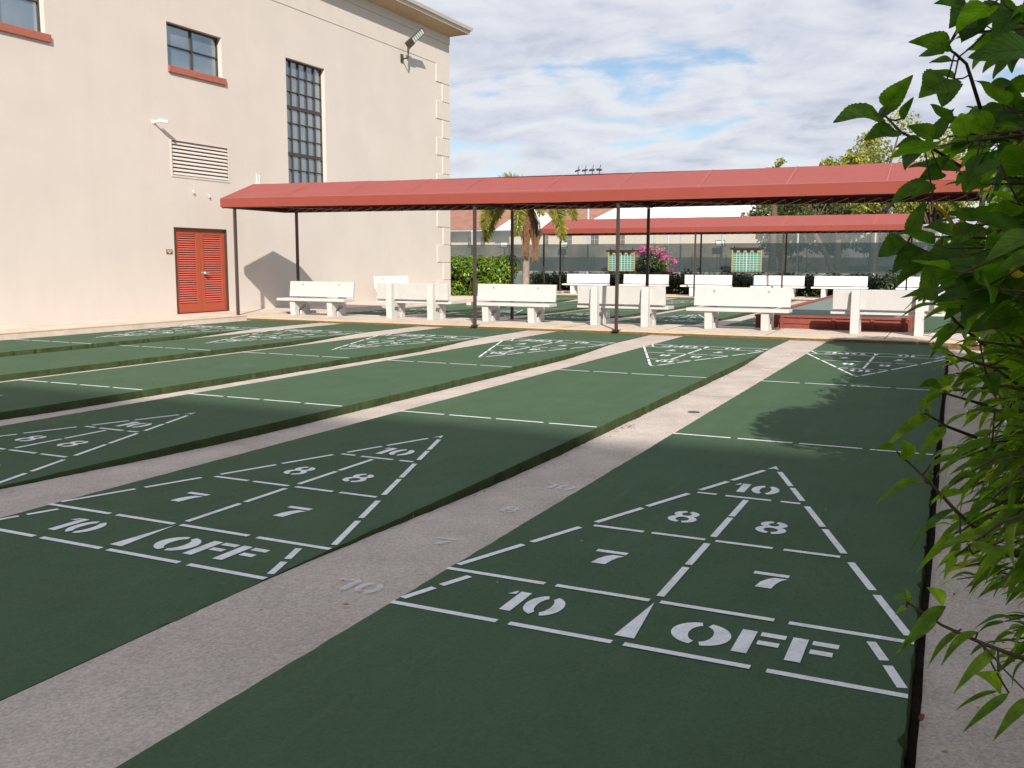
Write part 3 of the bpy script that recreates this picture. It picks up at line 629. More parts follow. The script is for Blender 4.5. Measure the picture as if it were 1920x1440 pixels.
# ================================================================== scoreboards
def scoreboard():
    r = empty('scoreboard', (0, 0, 0), 0, 'x', 'scoreboard', 'green grid scoreboards behind the far benches')
    MB().box(-.53, .53, -.01, .02, .92, 1.72).build('panel', M['board'], r)
    m_ = MB()
    for i in range(1, 8):
        w = .02 if i == 4 else .010; m_.box(-.53+i*1.06/8-w, -.53+i*1.06/8+w, -.014, -.0102, .92, 1.66)
    for j in range(1, 8): m_.box(-.53, .53, -.0138, -.0101, .92+j*.74/8-.009, .92+j*.74/8+.009)
    m_.build('grid_lines', M['galv'], r)
    m_ = MB().box(-.58, -.532, -.03, .03, .88, 1.78).box(.532, .58, -.03, .03, .88, 1.78).box(-.532, .532, -.03, .03, .88, .918); m_.build('frame', M['yellow'], r)
    m_ = MB().box(-.66, .66, -.05, .04, 1.785, 1.86).box(-.50, -.46, -.03, .0, 1.86, 1.93).box(.46, .50, -.03, .0, 1.86, 1.93); m_.build('header_bar', M['black'], r)
    for i in (1, 3, 5, 7): MB().box(-.53+i*1.06/8+.004, -.53+(i+1)*1.06/8-.004, -.018, -.0142, 1.67, 1.745).build('number_tile', M['yellow'], r)
    MB().box(-.53, .53, -.013, -.0102, 1.664, 1.78).build('header_panel', M['black'], r)
    for x in (-.45, .45): MB().tube([(x, .04, -.1), (x, .04, 1.78)], .03, 8).build('post', M['dark_metal'], r)
    for x in (-.07, .05): MB().box(x, x+.05, -.05, .0, .80, .86).build('counter', M['white_metal'], r)
    return r
s1 = scoreboard(); s1.location = (-11.03, 35.4, -.06); s1.scale = (1.03, 1, 1.01); s1['label'] = 'green grid scoreboard beside the bougainvillea, crossed by a dark canopy post'
s2 = copy_tree(s1); s2.location = (-5.76, 35.4, .02); s2['label'] = 'green grid scoreboard standing clear to the right, above the gap between two far benches'
# ================================================================== fence
fx_ = [-21.7, -18.78, -15.89, -12.97, -9.93, -8.78, -7.02, -3.97, -1.05, 1.9, 4.85, 7.8]
root = empty('court_fence', (-7, 36.5, -.15), 0, 'tall chain-link fence with grey-green windscreen behind the far benches', 'fence')
O_ = (-7, 36.5, -.15)
for x in fx_: lo(MB().tube([(x, 36.5, -.15), (x, 36.5, 2.76)], .038, 8), O_).build('post', M['galv'], root)
lo(MB().tube([(-21.7, 36.5, 2.74), (7.8, 36.5, 2.74)], .024, 6).tube([(-21.7, 36.5, .93), (7.8, 36.5, .93)], .03, 6), O_).build('rail', M['galv'], root)
lo(MB().quad((-21.7, 36.46, .0), (7.8, 36.46, .0), (7.8, 36.46, 2.72), (-21.7, 36.46, 2.72)), O_).build('chain_mesh', M['mesh'], root)
lo(MB().quad((-21.7, 36.42, .93), (7.8, 36.42, .93), (7.8, 36.42, 2.1), (-21.7, 36.42, 2.1)), O_).build('windscreen', M['screen'], root)
# second fence beyond the tennis courts
root = empty('far_fence', (-20, 78, -.15), 0, 'long low dark fence across the tennis court, before the far buildings', 'fence'); O_ = (-20, 78, -.15)
t = MB()
for i in range(26): t.tube([(-58+i*3, 78, -.15), (-58+i*3, 78, 1.9)], .05, 6)
lo(t, O_).build('post', M['dark_metal'], root)['kind'] = 'stuff'
lo(MB().quad((-58, 78, -.1), (20, 78, -.1), (20, 78, 1.75), (-58, 78, 1.75)), O_).build('windscreen', M['screen'], root)
# backboards on posts
bb = empty('basketball_backboard', (0, 0, 0), 0, 'x', 'backboard', 'white practice backboards beyond the fence')
MB().box(-.42, .42, -.03, .0, 0, .50).build('board', M['farwhite'], bb)
MB().box(-.50, -.421, -.04, .01, -.08, .58).box(.421, .50, -.04, .01, -.08, .58).box(-.421, .421, -.04, .01, -.08, -.001).box(-.421, .421, -.04, .01, .501, .58).build('frame', M['black'], bb)
MB().tube([(0, .1, -3.2), (0, .1, .3)], .05, 6).build('post', M['dark_metal'], bb)
for i, (x, z, lab) in enumerate(((-44.8, 2.98, 'leftmost white backboard with a black frame, left of the palm trunk'), (-37.5, 2.95, 'white backboard under a far window, right of the palm trunk'), (-20.2, 3.02, 'white backboard with a black frame, left of the right-hand scoreboard'), (-11.6, 2.96, 'white backboard half shaded by the tree, farthest right'))):
    o = bb if i == 0 else copy_tree(bb); o.location = (x, 94, z); o['label'] = lab
# ================================================================== far buildings
root = empty('clubhouse', (-35, 96, 0), 0, 'long beige clubhouse with terracotta roof and white gables beyond the fences', 'building'); O_ = (-35, 96, 0)
lo(MB().box(-75, -9, 96, 108, -.1, 4.9).box(-44.6, -15.6, 95.0, 95.99, -.1, 4.6), O_).build('wall', M['farwall'], root)
rf = MB().prism([(94.6, 4.92), (95.2, 5.0), (102, 8.6), (109, 4.92)], -76, -8.4); ro = lo(rf, O_).build('roof', M['tile'], root)
def gable(xa, xb, xm0, xm1, zb_, zt_, y):
    g_ = MB(); g_.add([(xa, y, zb_), (xb, y, zb_), (xm1, y, zt_), (xm0, y, zt_), (xa, y+6, zb_), (xb, y+6, zb_), (xm1, y+6, zt_), (xm0, y+6, zt_)], [(0, 1, 2, 3), (7, 6, 5, 4), (0, 3, 7, 4), (1, 5, 6, 2), (3, 2, 6, 7)]); return lo(g_, O_).build('gable', M['farwhite'], root)
gable(-45.9, -38.4, -42.2, -42.1, 4.95, 7.2, 94.0); gable(-35.4, -14.2, -28.5, -19.8, 5.3, 8.4, 93.8)
er = MB().box(-76, -8.4, 94.4, 94.6, 4.78, 4.95); lo(er, O_).build('gutter', M['black'], root)
for xa, xb, za, zb_ in ((-53.4, -52.7, 3.1, 4.25), (-50.5, -49.9, 3.1, 4.22), (-48.8, -48.2, 3.16, 4.2), (-40.35, -39.75, 3.2, 4.4), (-37.85, -36.9, 3.3, 4.4), (-34.7, -33.75, 3.22, 4.35), (-31.65, -30.75, 3.2, 4.3)):
    y = 96 if xb < -44.6 else 95.0
    wf = lo(MB().box(xa-.05, xb+.05, y-.05, y-.002, za-.12, zb_+.03), O_).build('window', M['farwall'], root)
    p = MB(); dx = (xb-xa)/2; dz = (zb_-za)/2
    for i in range(2):
        for j in range(2): p.box(xa+i*dx+.02, xa+(i+1)*dx-.02, y-.07, y-.052, za+j*dz+.02, za+(j+1)*dz-.02)
    lo(p, O_).build('pane', M['dark_metal'], wf)
# light poles
def lightpole(x, y, h, lab):
    r = empty('light_pole', (x, y, -.15), 0, lab, 'light pole', 'sports light poles beyond the canopies')
    MB().tube([(0, 0, 0), (0, 0, h-.3)], [.10, .06], 8).build('pole', M['galv'], r)
    MB().box(-1.15, 1.15, -.05, .05, h-1.0, h-.9).build('crossbar', M['dark_metal'], r)
    for i in range(4):
        m_ = MB(); m_.obox((-.95+i*.62, -.1, h+.12), (.40, .34, .10), Euler((R(20), R(-14+i*9), 0)).to_matrix()); m_.tube([(-.95+i*.62, 0, h-.9), (-.95+i*.62, 0, h+.1)], .035, 6); m_.tube([(-.9+i*.62, -.1, h+.15), (-.82+i*.62, -.1, h+.5)], .03, 5)
        m_.build('floodlight', M['dark_metal'], r)
lightpole(-25.6, 70, 8.75, 'light pole with four dark floodlights peeking above the near canopy ridge')
lightpole(-21.1, 78, 7.9, 'plain pole seen between the canopies right of the floodlights')
# ================================================================== foliage
class FB:
    def __init__(s): s.v = []; s.f = []; s.uv = []; s.t = []
    def face(s, idx, uvs, tint): s.f.append(idx); s.uv += uvs; s.t += [tint]*len(idx)
    def rich(s, base, tip, wr, kind, roll=0, arch=.12, tint=None, nrm=None):
        base = Vector(base); tip = Vector(tip); d = tip-base; Ln = d.length; d = d/Ln
        upv = Vector((0, 0, 1)) if nrm is None else nrm
        upv = upv-d*upv.dot(d)
        if upv.length < .15: upv = Vector((.6, -.8, .1)) - d*Vector((.6, -.8, .1)).dot(d)
        upv.normalize(); upv = Matrix.Rotation(roll, 3, d) @ upv; sd = upv.cross(d)
        n = 20 if kind == 'hib' else 9; o = len(s.v); tint = tint or (random.random(), random.random(), 0, 1)
        wav = random.uniform(0, 6); fold = random.uniform(.12, .45); tw = random.uniform(-.5, .5)
        for i in range(n+1):
            t = i/n
            if kind == 'hib': w = (math.sin(PI*min(1, t**.60))**.75)*(1-.25*t) if 0 < t < 1 else 0
            else: w = (math.sin(PI*t**.85)**.95)*(1-.3*t) if 0 < t < 1 else 0
            w *= Ln*wr*.5
            if kind == 'hib' and 0 < i < n: w *= (1.0 if i % 2 else .93)
            c = base + d*Ln*t + upv*(arch*Ln*4*t*(1-t)) 
            if kind == 'lan': c = c + Vector((0, 0, -1))*(.12*Ln*(t**3))
            q = Matrix.Rotation(tw*t, 3, d); s2 = q @ sd; u2 = q @ upv
            lift = w*fold + .04*Ln*wr*math.sin(wav+t*9)
            s.v += [c - s2*w + u2*lift, c, c + s2*w + u2*lift*1.1]
        for i in range(n):
            a = o+i*3; t0, t1 = i/n, (i+1)/n
            s.face((a, a+1, a+4, a+3), [(t0, -1), (t0, 0), (t1, 0), (t1, -1)], tint)
            s.face((a+1, a+2, a+5, a+4), [(t0, 0), (t0, 1), (t1, 1), (t1, 0)], tint)
    def simple(s, p, d, nrm, L_, w, tint=None):
        o = len(s.v); sd = d.cross(nrm).normalized(); tint = tint or (random.random(), random.random(), 0, 1)
        s.v += [p, p+d*L_*.45-sd*w*.5+nrm*w*.12, p+d*L_, p+d*L_*.45+sd*w*.5+nrm*w*.12]
        s.face((o, o+1, o+2, o+3), [(0, 0), (.5, -1), (1, 0), (.5, 1)], tint)
    def build(s, name, mt, parent=None, org=None):
        if org is not None: s.v = [Vector(v)-Vector(org) for v in s.v]
        me = bpy.data.meshes.new(name); me.from_pydata([tuple(v) for v in s.v], [], s.f)
        uv = me.uv_layers.new(name='UVMap'); uv.data.foreach_set('uv', [c for u in s.uv for c in u])
        ca = me.color_attributes.new('tint', 'FLOAT_COLOR', 'CORNER'); ca.data.foreach_set('color', [c for t in s.t for c in t])
        me.update(); o = bpy.data.objects.new(name, me); col.objects.link(o); me.materials.append(mt)
        if parent: o.parent = parent
        return o
def rv(): return Vector((random.gauss(0, 1), random.gauss(0, 1), random.gauss(0, 1))).normalized()
HIB_LEAVES=[[1.735, -0.951, 1.574, 1.663, -1.049, 1.555, 0.5], [1.744, -0.922, 1.592, 1.792, -0.964, 1.644, 0.5], [1.771, -0.878, 1.577, 1.793, -0.912, 1.612, 0.36], [1.766, -0.963, 1.542, 1.72, -1.055, 1.518, 0.42], [1.724, -0.889, 1.574, 1.771, -0.942, 1.592, 0.4], [1.853, -0.991, 1.685, 1.785, -1.068, 1.682, 0.36], [1.842, -0.974, 1.683, 1.801, -1.002, 1.668, 0.42], [1.857, -0.935, 1.67, 1.818, -0.97, 1.661, 0.36], [1.864, -0.88, 1.645, 1.814, -0.921, 1.656, 0.34], [1.851, -1.0, 1.624, 1.809, -1.085, 1.582, 0.6], [1.86, -0.94, 1.625, 1.845, -0.991, 1.576, 0.6], [1.878, -1.084, 1.729, 1.826, -1.161, 1.72, 0.3], [1.884, -1.082, 1.724, 1.852, -1.163, 1.677, 0.5], [1.901, -1.133, 1.7, 1.873, -1.217, 1.641, 0.6], [1.911, -0.96, 1.71, 1.868, -1.041, 1.697, 0.5], [1.951, -1.749, 1.519, 1.884, -1.785, 1.51, 0.5], [1.835, -0.966, 1.527, 1.788, -0.999, 1.546, 0.55], [1.83, -0.913, 1.529, 1.866, -0.903, 1.587, 0.45], [1.815, -1.033, 1.516, 1.774, -1.07, 1.5, 0.4], [1.81, -1.014, 1.509, 1.794, -1.091, 1.456, 0.4], [1.881, -0.84, 1.477, 1.791, -0.94, 1.475, 0.34], [1.849, -0.912, 1.468, 1.81, -0.963, 1.449, 0.5], [1.834, -0.979, 1.441, 1.77, -1.035, 1.403, 0.5], [1.842, -1.033, 1.43, 1.804, -1.065, 1.408, 0.4], [1.809, -1.117, 1.343, 1.83, -1.106, 1.405, 0.42], [1.802, -1.01, 1.331, 1.758, -1.106, 1.304, 0.5], [1.826, -1.056, 1.316, 1.783, -1.112, 1.275, 0.55], [1.836, -1.054, 1.3, 1.791, -1.107, 1.251, 0.42], [1.859, -1.1, 1.29, 1.83, -1.159, 1.227, 0.42], [1.982, -1.483, 1.332, 1.92, -1.562, 1.297, 0.34], [1.987, -1.428, 1.305, 1.936, -1.486, 1.279, 0.34], [1.919, -1.236, 1.312, 1.916, -1.304, 1.277, 0.7], [1.932, -1.436, 1.434, 1.891, -1.463, 1.405, 0.3], [1.903, -1.226, 1.439, 1.889, -1.246, 1.405, 0.7], [1.865, -0.931, 1.287, 1.887, -0.966, 1.228, 0.5], [1.896, -0.925, 1.226, 1.871, -0.998, 1.189, 0.4], [1.942, -1.078, 1.559, 1.901, -1.106, 1.545, 0.5], [1.921, -1.179, 1.704, 1.893, -1.228, 1.655, 0.5], [1.941, -1.286, 1.668, 1.915, -1.314, 1.611, 0.5], [1.951, -0.953, 1.624, 1.917, -0.984, 1.598, 0.5], [1.921, -0.979, 1.547, 1.944, -1.0, 1.58, 0.5], [1.912, -1.121, 1.36, 1.881, -1.183, 1.323, 0.6]]
LAN_LEAVES=[[1.867, -0.941, 1.212, 1.795, -1.008, 1.203, 0.16], [1.878, -0.936, 1.207, 1.834, -1.004, 1.196, 0.16], [1.891, -0.989, 1.183, 1.851, -1.081, 1.133, 0.2], [1.882, -1.067, 1.059, 1.837, -1.137, 1.086, 0.42], [1.875, -1.07, 1.06, 1.844, -1.102, 1.043, 0.22], [1.857, -1.085, 1.02, 1.789, -1.194, 0.986, 0.16], [1.844, -1.09, 1.023, 1.837, -1.159, 1.069, 0.2], [1.857, -1.085, 1.017, 1.849, -1.114, 1.037, 0.8], [1.897, -0.945, 1.084, 1.829, -1.044, 1.019, 0.18], [1.825, -1.165, 0.951, 1.817, -1.196, 0.999, 0.6], [1.81, -1.17, 0.965, 1.776, -1.223, 0.981, 0.32], [1.858, -1.209, 0.925, 1.786, -1.292, 0.907, 0.16], [1.865, -1.206, 0.926, 1.867, -1.202, 0.949, 0.3], [1.886, -1.128, 1.008, 1.839, -1.216, 0.961, 0.2], [1.909, -1.192, 0.877, 1.843, -1.272, 0.829, 0.17], [1.911, -1.144, 0.822, 1.854, -1.235, 0.783, 0.16], [1.92, -1.194, 0.823, 1.897, -1.239, 0.772, 0.22], [1.902, -1.272, 0.731, 1.841, -1.357, 0.688, 0.2], [1.891, -1.281, 0.707, 1.831, -1.358, 0.677, 0.18], [1.898, -1.274, 0.728, 1.871, -1.298, 0.774, 0.5], [1.849, -1.297, 0.736, 1.822, -1.352, 0.761, 0.3], [1.844, -1.298, 0.739, 1.841, -1.325, 0.775, 0.2], [1.928, -1.265, 0.693, 1.882, -1.301, 0.643, 0.18], [1.951, -1.308, 0.708, 1.9, -1.395, 0.688, 0.18], [1.979, -1.299, 0.68, 1.919, -1.395, 0.647, 0.17], [1.989, -1.304, 0.614, 1.948, -1.366, 0.674, 0.35], [1.986, -1.305, 0.614, 1.923, -1.353, 0.596, 0.12], [1.998, -1.352, 0.634, 1.935, -1.413, 0.593, 0.16], [2.026, -1.393, 0.65, 1.974, -1.469, 0.617, 0.2], [1.936, -1.035, 1.105, 1.883, -1.115, 1.073, 0.2], [1.959, -1.152, 0.99, 1.886, -1.248, 0.972, 0.16], [1.844, -1.3, 0.728, 1.828, -1.344, 0.733, 0.2], [1.943, -1.143, 1.107, 1.958, -1.208, 1.08, 0.5], [1.929, -1.298, 0.848, 1.986, -1.293, 0.837, 0.3], [1.866, -1.201, 0.953, 1.926, -1.177, 0.973, 0.16], [1.864, -0.953, 1.135, 1.904, -0.944, 1.095, 0.18]]
TWIGS=[[[1.739, -0.925, 1.583], [1.775, -0.936, 1.543], [1.816, -0.92, 1.523], [1.881, -0.783, 1.489]], [[1.801, -1.01, 1.332], [1.841, -0.994, 1.311], [1.893, -0.863, 1.282]], [[1.847, -0.994, 1.681], [1.861, -0.989, 1.672], [1.881, -0.868, 1.674], [1.892, -0.867, 1.643], [1.925, -0.751, 1.566]], [[1.824, -1.166, 0.951], [1.867, -1.184, 0.917], [1.907, -1.193, 0.877], [1.964, -1.066, 0.798]], [[1.85, -1.087, 1.024], [1.887, -1.073, 1.0], [1.939, -0.943, 0.962]], [[1.844, -1.298, 0.738], [1.898, -1.278, 0.7], [1.957, -1.308, 0.691], [2.038, -1.168, 0.62]], [[1.864, -0.942, 1.214], [1.899, -0.931, 1.175], [1.951, -0.802, 1.126]], [[1.879, -1.068, 1.06], [1.954, -0.927, 1.023]]]
HIB_TIPS=[[2.079, -1.237, 1.403], [2.168, -0.192, 1.921], [2.145, -0.416, 1.76], [1.915, -1.108, 1.357], [1.926, -1.341, 1.257], [1.894, -1.19, 1.663], [2.085, -1.057, 1.749], [2.065, -0.734, 1.608], [1.979, -1.035, 1.231], [2.141, -0.128, 1.981], [1.874, -1.305, 1.317], [2.059, -0.073, 1.268], [2.133, -0.379, 1.775], [2.077, -0.655, 1.394], [2.123, -0.841, 1.298], [2.107, -0.44, 1.53], [2.013, -0.491, 1.38], [1.91, -0.189, 1.533], [2.015, -1.256, 1.257], [1.861, -0.189, 1.3], [2.025, -0.346, 1.565], [1.896, -1.359, 1.279], [2.095, -0.191, 2.1], [2.041, -0.211, 1.323], [2.009, -0.822, 1.854], [2.09, -0.69, 1.306], [1.997, -0.206, 1.624], [1.858, -0.9, 1.535], [1.968, -1.302, 1.381], [2.057, -1.174, 1.339], [1.946, -0.319, 1.664], [2.12, -0.591, 1.546], [2.133, -0.228, 1.774], [2.054, -0.958, 1.906], [2.077, -0.685, 1.802], [1.873, -0.284, 1.407], [2.006, -0.113, 1.907], [1.985, -0.391, 1.65], [1.953, -0.386, 1.352], [2.062, -0.464, 1.216], [1.924, -0.183, 1.615], [2.094, -0.843, 1.638], [2.11, -0.504, 1.329], [1.998, -1.095, 1.673], [2.086, -0.73, 1.889], [1.931, -0.539, 1.603], [1.931, -0.069, 2.185], [2.002, -0.828, 1.87], [2.155, -0.263, 1.249], [2.101, -1.06, 1.364], [1.984, -0.574, 1.588], [2.145, -0.062, 1.258], [2.023, -0.363, 2.057], [2.058, -0.242, 1.461], [2.105, -0.692, 1.797], [2.149, -0.336, 1.595], [2.219, -0.063, 1.595], [1.946, -0.26, 1.818], [1.922, -1.276, 1.691], [1.985, -0.368, 1.998], [1.948, -0.125, 1.614], [1.868, -1.264, 1.481], [2.241, -0.082, 1.22], [1.91, -1.213, 1.498], [2.054, -1.103, 1.303], [2.06, -0.598, 1.398], [1.918, -0.715, 1.245], [1.937, -0.264, 1.199], [2.085, -0.441, 1.489], [2.164, -0.36, 1.247], [2.069, -0.343, 1.636], [1.962, -1.105, 1.544], [1.964, -1.24, 1.334], [2.064, -0.888, 1.854], [2.066, -0.146, 1.839], [1.927, -0.758, 1.78], [2.031, -1.193, 1.857], [1.88, -1.182, 1.254], [2.075, -0.986, 1.336], [1.982, -0.39, 1.642], [2.128, 0.087, 2.106], [2.197, -0.039, 1.513], [2.132, -0.149, 1.845], [1.841, -0.585, 1.592], [1.933, -0.551, 1.287], [1.995, -1.268, 1.299], [1.9, -0.266, 1.583], [1.925, -0.212, 1.556], [1.934, -0.278, 1.587], [2.189, -0.138, 1.309], [2.065, -0.507, 1.524], [2.128, -0.775, 1.6], [2.03, -0.583, 2.019], [1.996, -0.969, 1.566], [2.028, -1.156, 1.291], [2.118, -0.642, 1.229], [2.085, -0.385, 2.146], [1.934, -1.078, 1.907], [2.138, -0.251, 1.842], [1.92, -0.863, 1.367], [2.132, -0.203, 1.22], [2.058, -0.228, 1.915], [1.951, -1.1, 1.438], [2.137, 0.035, 2.266], [2.047, -0.715, 1.819], [2.082, -0.848, 1.514], [1.898, -0.697, 1.546], [1.872, -0.923, 1.972], [2.011, -1.125, 1.816], [1.885, -1.261, 1.238], [2.136, -0.332, 1.963], [1.973, -1.184, 1.304], [1.972, -0.02, 1.929], [1.931, -0.658, 1.233], [2.071, -1.162, 1.458], [1.882, -0.479, 1.351], [2.018, -0.99, 1.928], [2.153, -0.418, 1.833], [2.095, -1.001, 1.682], [2.183, 0.05, 2.057], [2.088, -1.179, 1.44], [2.087, -0.452, 1.295], [1.861, -1.127, 1.339], [1.953, -0.565, 1.987], [1.937, -0.378, 1.659], [2.034, -1.244, 1.337], [2.082, -0.03, 1.891], [1.914, -0.034, 2.094], [2.122, -0.092, 1.382], [1.938, -1.152, 1.424], [1.952, -0.837, 1.722], [2.065, -0.754, 1.396], [1.885, -0.578, 2.013], [2.147, -0.542, 1.673], [2.008, -0.476, 1.968], [2.014, -1.249, 1.491], [2.04, -1.077, 1.622], [2.035, -0.556, 1.799], [2.118, -0.946, 1.253], [1.984, -0.578, 1.808], [2.062, -0.985, 1.688], [2.1, -1.058, 1.512], [1.988, -1.237, 1.421], [2.069, -1.173, 1.351], [2.112, -0.523, 1.26], [1.893, -0.778, 1.327], [2.071, -0.003, 1.985], [1.921, -0.836, 1.308], [1.977, -0.139, 2.247], [1.939, -0.093, 2.19], [2.139, 0.024, 1.983], [1.889, -0.225, 1.388], [2.095, -1.256, 1.283], [2.017, -0.373, 2.078], [1.99, -0.607, 1.543], [1.978, -1.161, 1.819], [1.879, -0.435, 1.242], [1.946, -0.924, 1.576], [2.063, -0.569, 1.782], [2.033, -0.574, 1.676], [1.985, -1.047, 1.53], [2.088, -0.389, 1.242], [1.974, -0.922, 1.254], [1.948, -0.901, 1.835], [2.013, -0.859, 1.717]]
LAN_TIPS=[[2.131, -0.877, 0.571], [1.927, -1.03, 0.815], [2.088, -0.894, 0.884], [2.07, -1.081, 1.151], [2.119, -0.59, 0.829], [2.067, -0.724, 0.589], [2.042, -0.502, 0.347], [2.01, -0.407, 1.061], [2.153, -0.867, 0.651], [2.163, -0.77, 0.69], [2.276, -0.28, 0.356], [2.03, -0.494, 0.55], [2.086, -0.59, 0.442], [2.162, -0.444, 1.149], [1.935, -1.103, 0.754], [1.991, -0.846, 0.523], [2.105, -0.319, 1.161], [2.091, -0.907, 0.867], [1.954, -0.955, 1.099], [2.077, -0.533, 0.564], [2.189, -0.374, 0.286], [2.245, -0.4, 0.313], [2.044, -0.4, 0.861], [2.224, -0.386, 0.475], [1.912, -1.29, 0.823], [2.098, -1.072, 0.669], [2.177, -0.59, 0.512], [2.122, -0.502, 0.805], [2.073, -1.128, 1.07], [1.978, -0.644, 0.786], [2.155, -0.206, 0.612], [2.036, -1.095, 0.99], [2.138, -0.222, 0.848], [1.915, -1.016, 0.933], [1.967, -1.194, 0.905], [2.135, -0.298, 0.368], [2.166, -0.334, 0.392], [2.034, -0.383, 0.523], [1.884, -1.089, 1.132], [2.163, -0.605, 0.819], [1.937, -1.289, 0.83], [2.14, -0.887, 0.799], [2.115, -1.071, 0.597], [2.272, -0.128, 0.403], [2.002, -0.69, 0.624], [1.93, -0.349, 0.586], [1.929, -1.163, 1.163], [2.172, -0.317, 0.921], [2.138, -0.525, 1.027], [2.098, -1.182, 1.052], [2.032, -1.055, 0.941], [2.146, -0.815, 0.836], [1.938, -0.262, 0.466], [2.091, -0.817, 1.075], [1.906, -0.454, 1.145], [2.011, -1.109, 0.906], [1.967, -0.679, 1.048], [2.015, -0.928, 0.602], [2.147, -0.423, 0.357], [2.02, -0.995, 0.638], [2.092, -0.355, 1.073], [2.2, -0.663, 0.471], [2.133, -1.099, 0.902], [2.049, -0.568, 0.869], [1.907, -0.942, 0.919], [1.981, -1.095, 0.79], [1.957, -0.999, 0.728], [2.109, -0.954, 1.166], [2.15, -0.322, 0.941], [1.973, -0.883, 0.887], [2.042, -0.802, 0.918], [2.031, -0.122, 1.032], [2.171, -0.211, 0.427], [1.991, -0.397, 0.766], [2.069, -1.026, 1.138], [2.062, -0.41, 0.611], [2.102, -0.257, 1.11], [2.054, -0.881, 1.17], [2.133, -1.21, 0.77], [2.059, -0.156, 0.76], [2.171, -0.311, 0.801], [2.232, -0.268, 0.659], [2.071, -0.98, 0.588], [2.169, -0.207, 0.458], [1.958, -1.189, 1.051], [2.111, -1.048, 1.028], [2.128, -0.62, 0.873], [2.118, -1.017, 0.909], [2.034, -0.967, 0.596], [1.947, -0.58, 0.883], [2.045, -0.527, 0.803], [2.095, -0.928, 0.586], [2.152, -0.227, 0.53], [2.056, -0.398, 0.827], [1.964, -0.582, 0.898], [2.129, -0.806, 0.921], [2.065, -0.546, 0.998], [2.199, -0.76, 0.438], [2.083, -0.666, 0.83], [2.019, -0.331, 0.618], [2.181, -0.252, 0.419], [2.135, -0.95, 1.03], [1.989, -1.052, 1.137], [2.027, -1.059, 1.038], [1.997, -0.225, 0.777], [2.012, -0.697, 1.126], [1.954, -0.849, 1.073], [2.048, -0.615, 0.891], [2.014, -0.588, 0.791], [1.895, -0.595, 0.763], [2.104, -1.055, 0.942], [1.965, -0.595, 0.718], [2.106, -0.626, 0.512], [2.04, -1.09, 0.923], [1.885, -0.669, 1.158], [2.083, -1.024, 1.047], [2.21, -0.429, 0.601], [2.216, -0.285, 0.306], [2.0, -0.885, 1.168], [2.135, -0.395, 0.786], [1.895, -1.202, 1.082], [2.102, -1.129, 0.742], [1.882, -0.191, 1.024], [2.066, -0.221, 1.098], [2.065, -0.824, 1.07], [2.001, -1.107, 0.786], [2.087, -0.211, 0.279], [2.224, -0.455, 0.671], [2.186, -0.286, 0.552], [2.113, -0.487, 0.871], [2.053, -0.166, 1.104], [2.082, -1.149, 0.864], [2.032, -0.631, 0.845], [2.048, -0.663, 0.491], [2.102, -0.584, 0.755], [1.959, -0.329, 0.796], [2.076, -0.912, 0.95], [2.192, -0.359, 0.848], [1.931, -0.455, 0.939], [1.907, -1.168, 0.92], [2.131, -0.353, 0.512], [1.983, -1.068, 1.155], [1.929, -1.047, 0.81], [1.915, -0.446, 0.66], [1.936, -0.428, 1.023], [1.955, -0.401, 0.932], [2.192, -0.236, 0.639], [1.963, -0.331, 0.74], [2.117, -1.115, 0.964], [2.1, -0.352, 0.769], [2.144, -0.865, 0.854], [1.909, -1.08, 0.964], [2.078, -1.009, 0.877], [2.034, -0.178, 0.68], [2.107, -0.951, 0.862]]

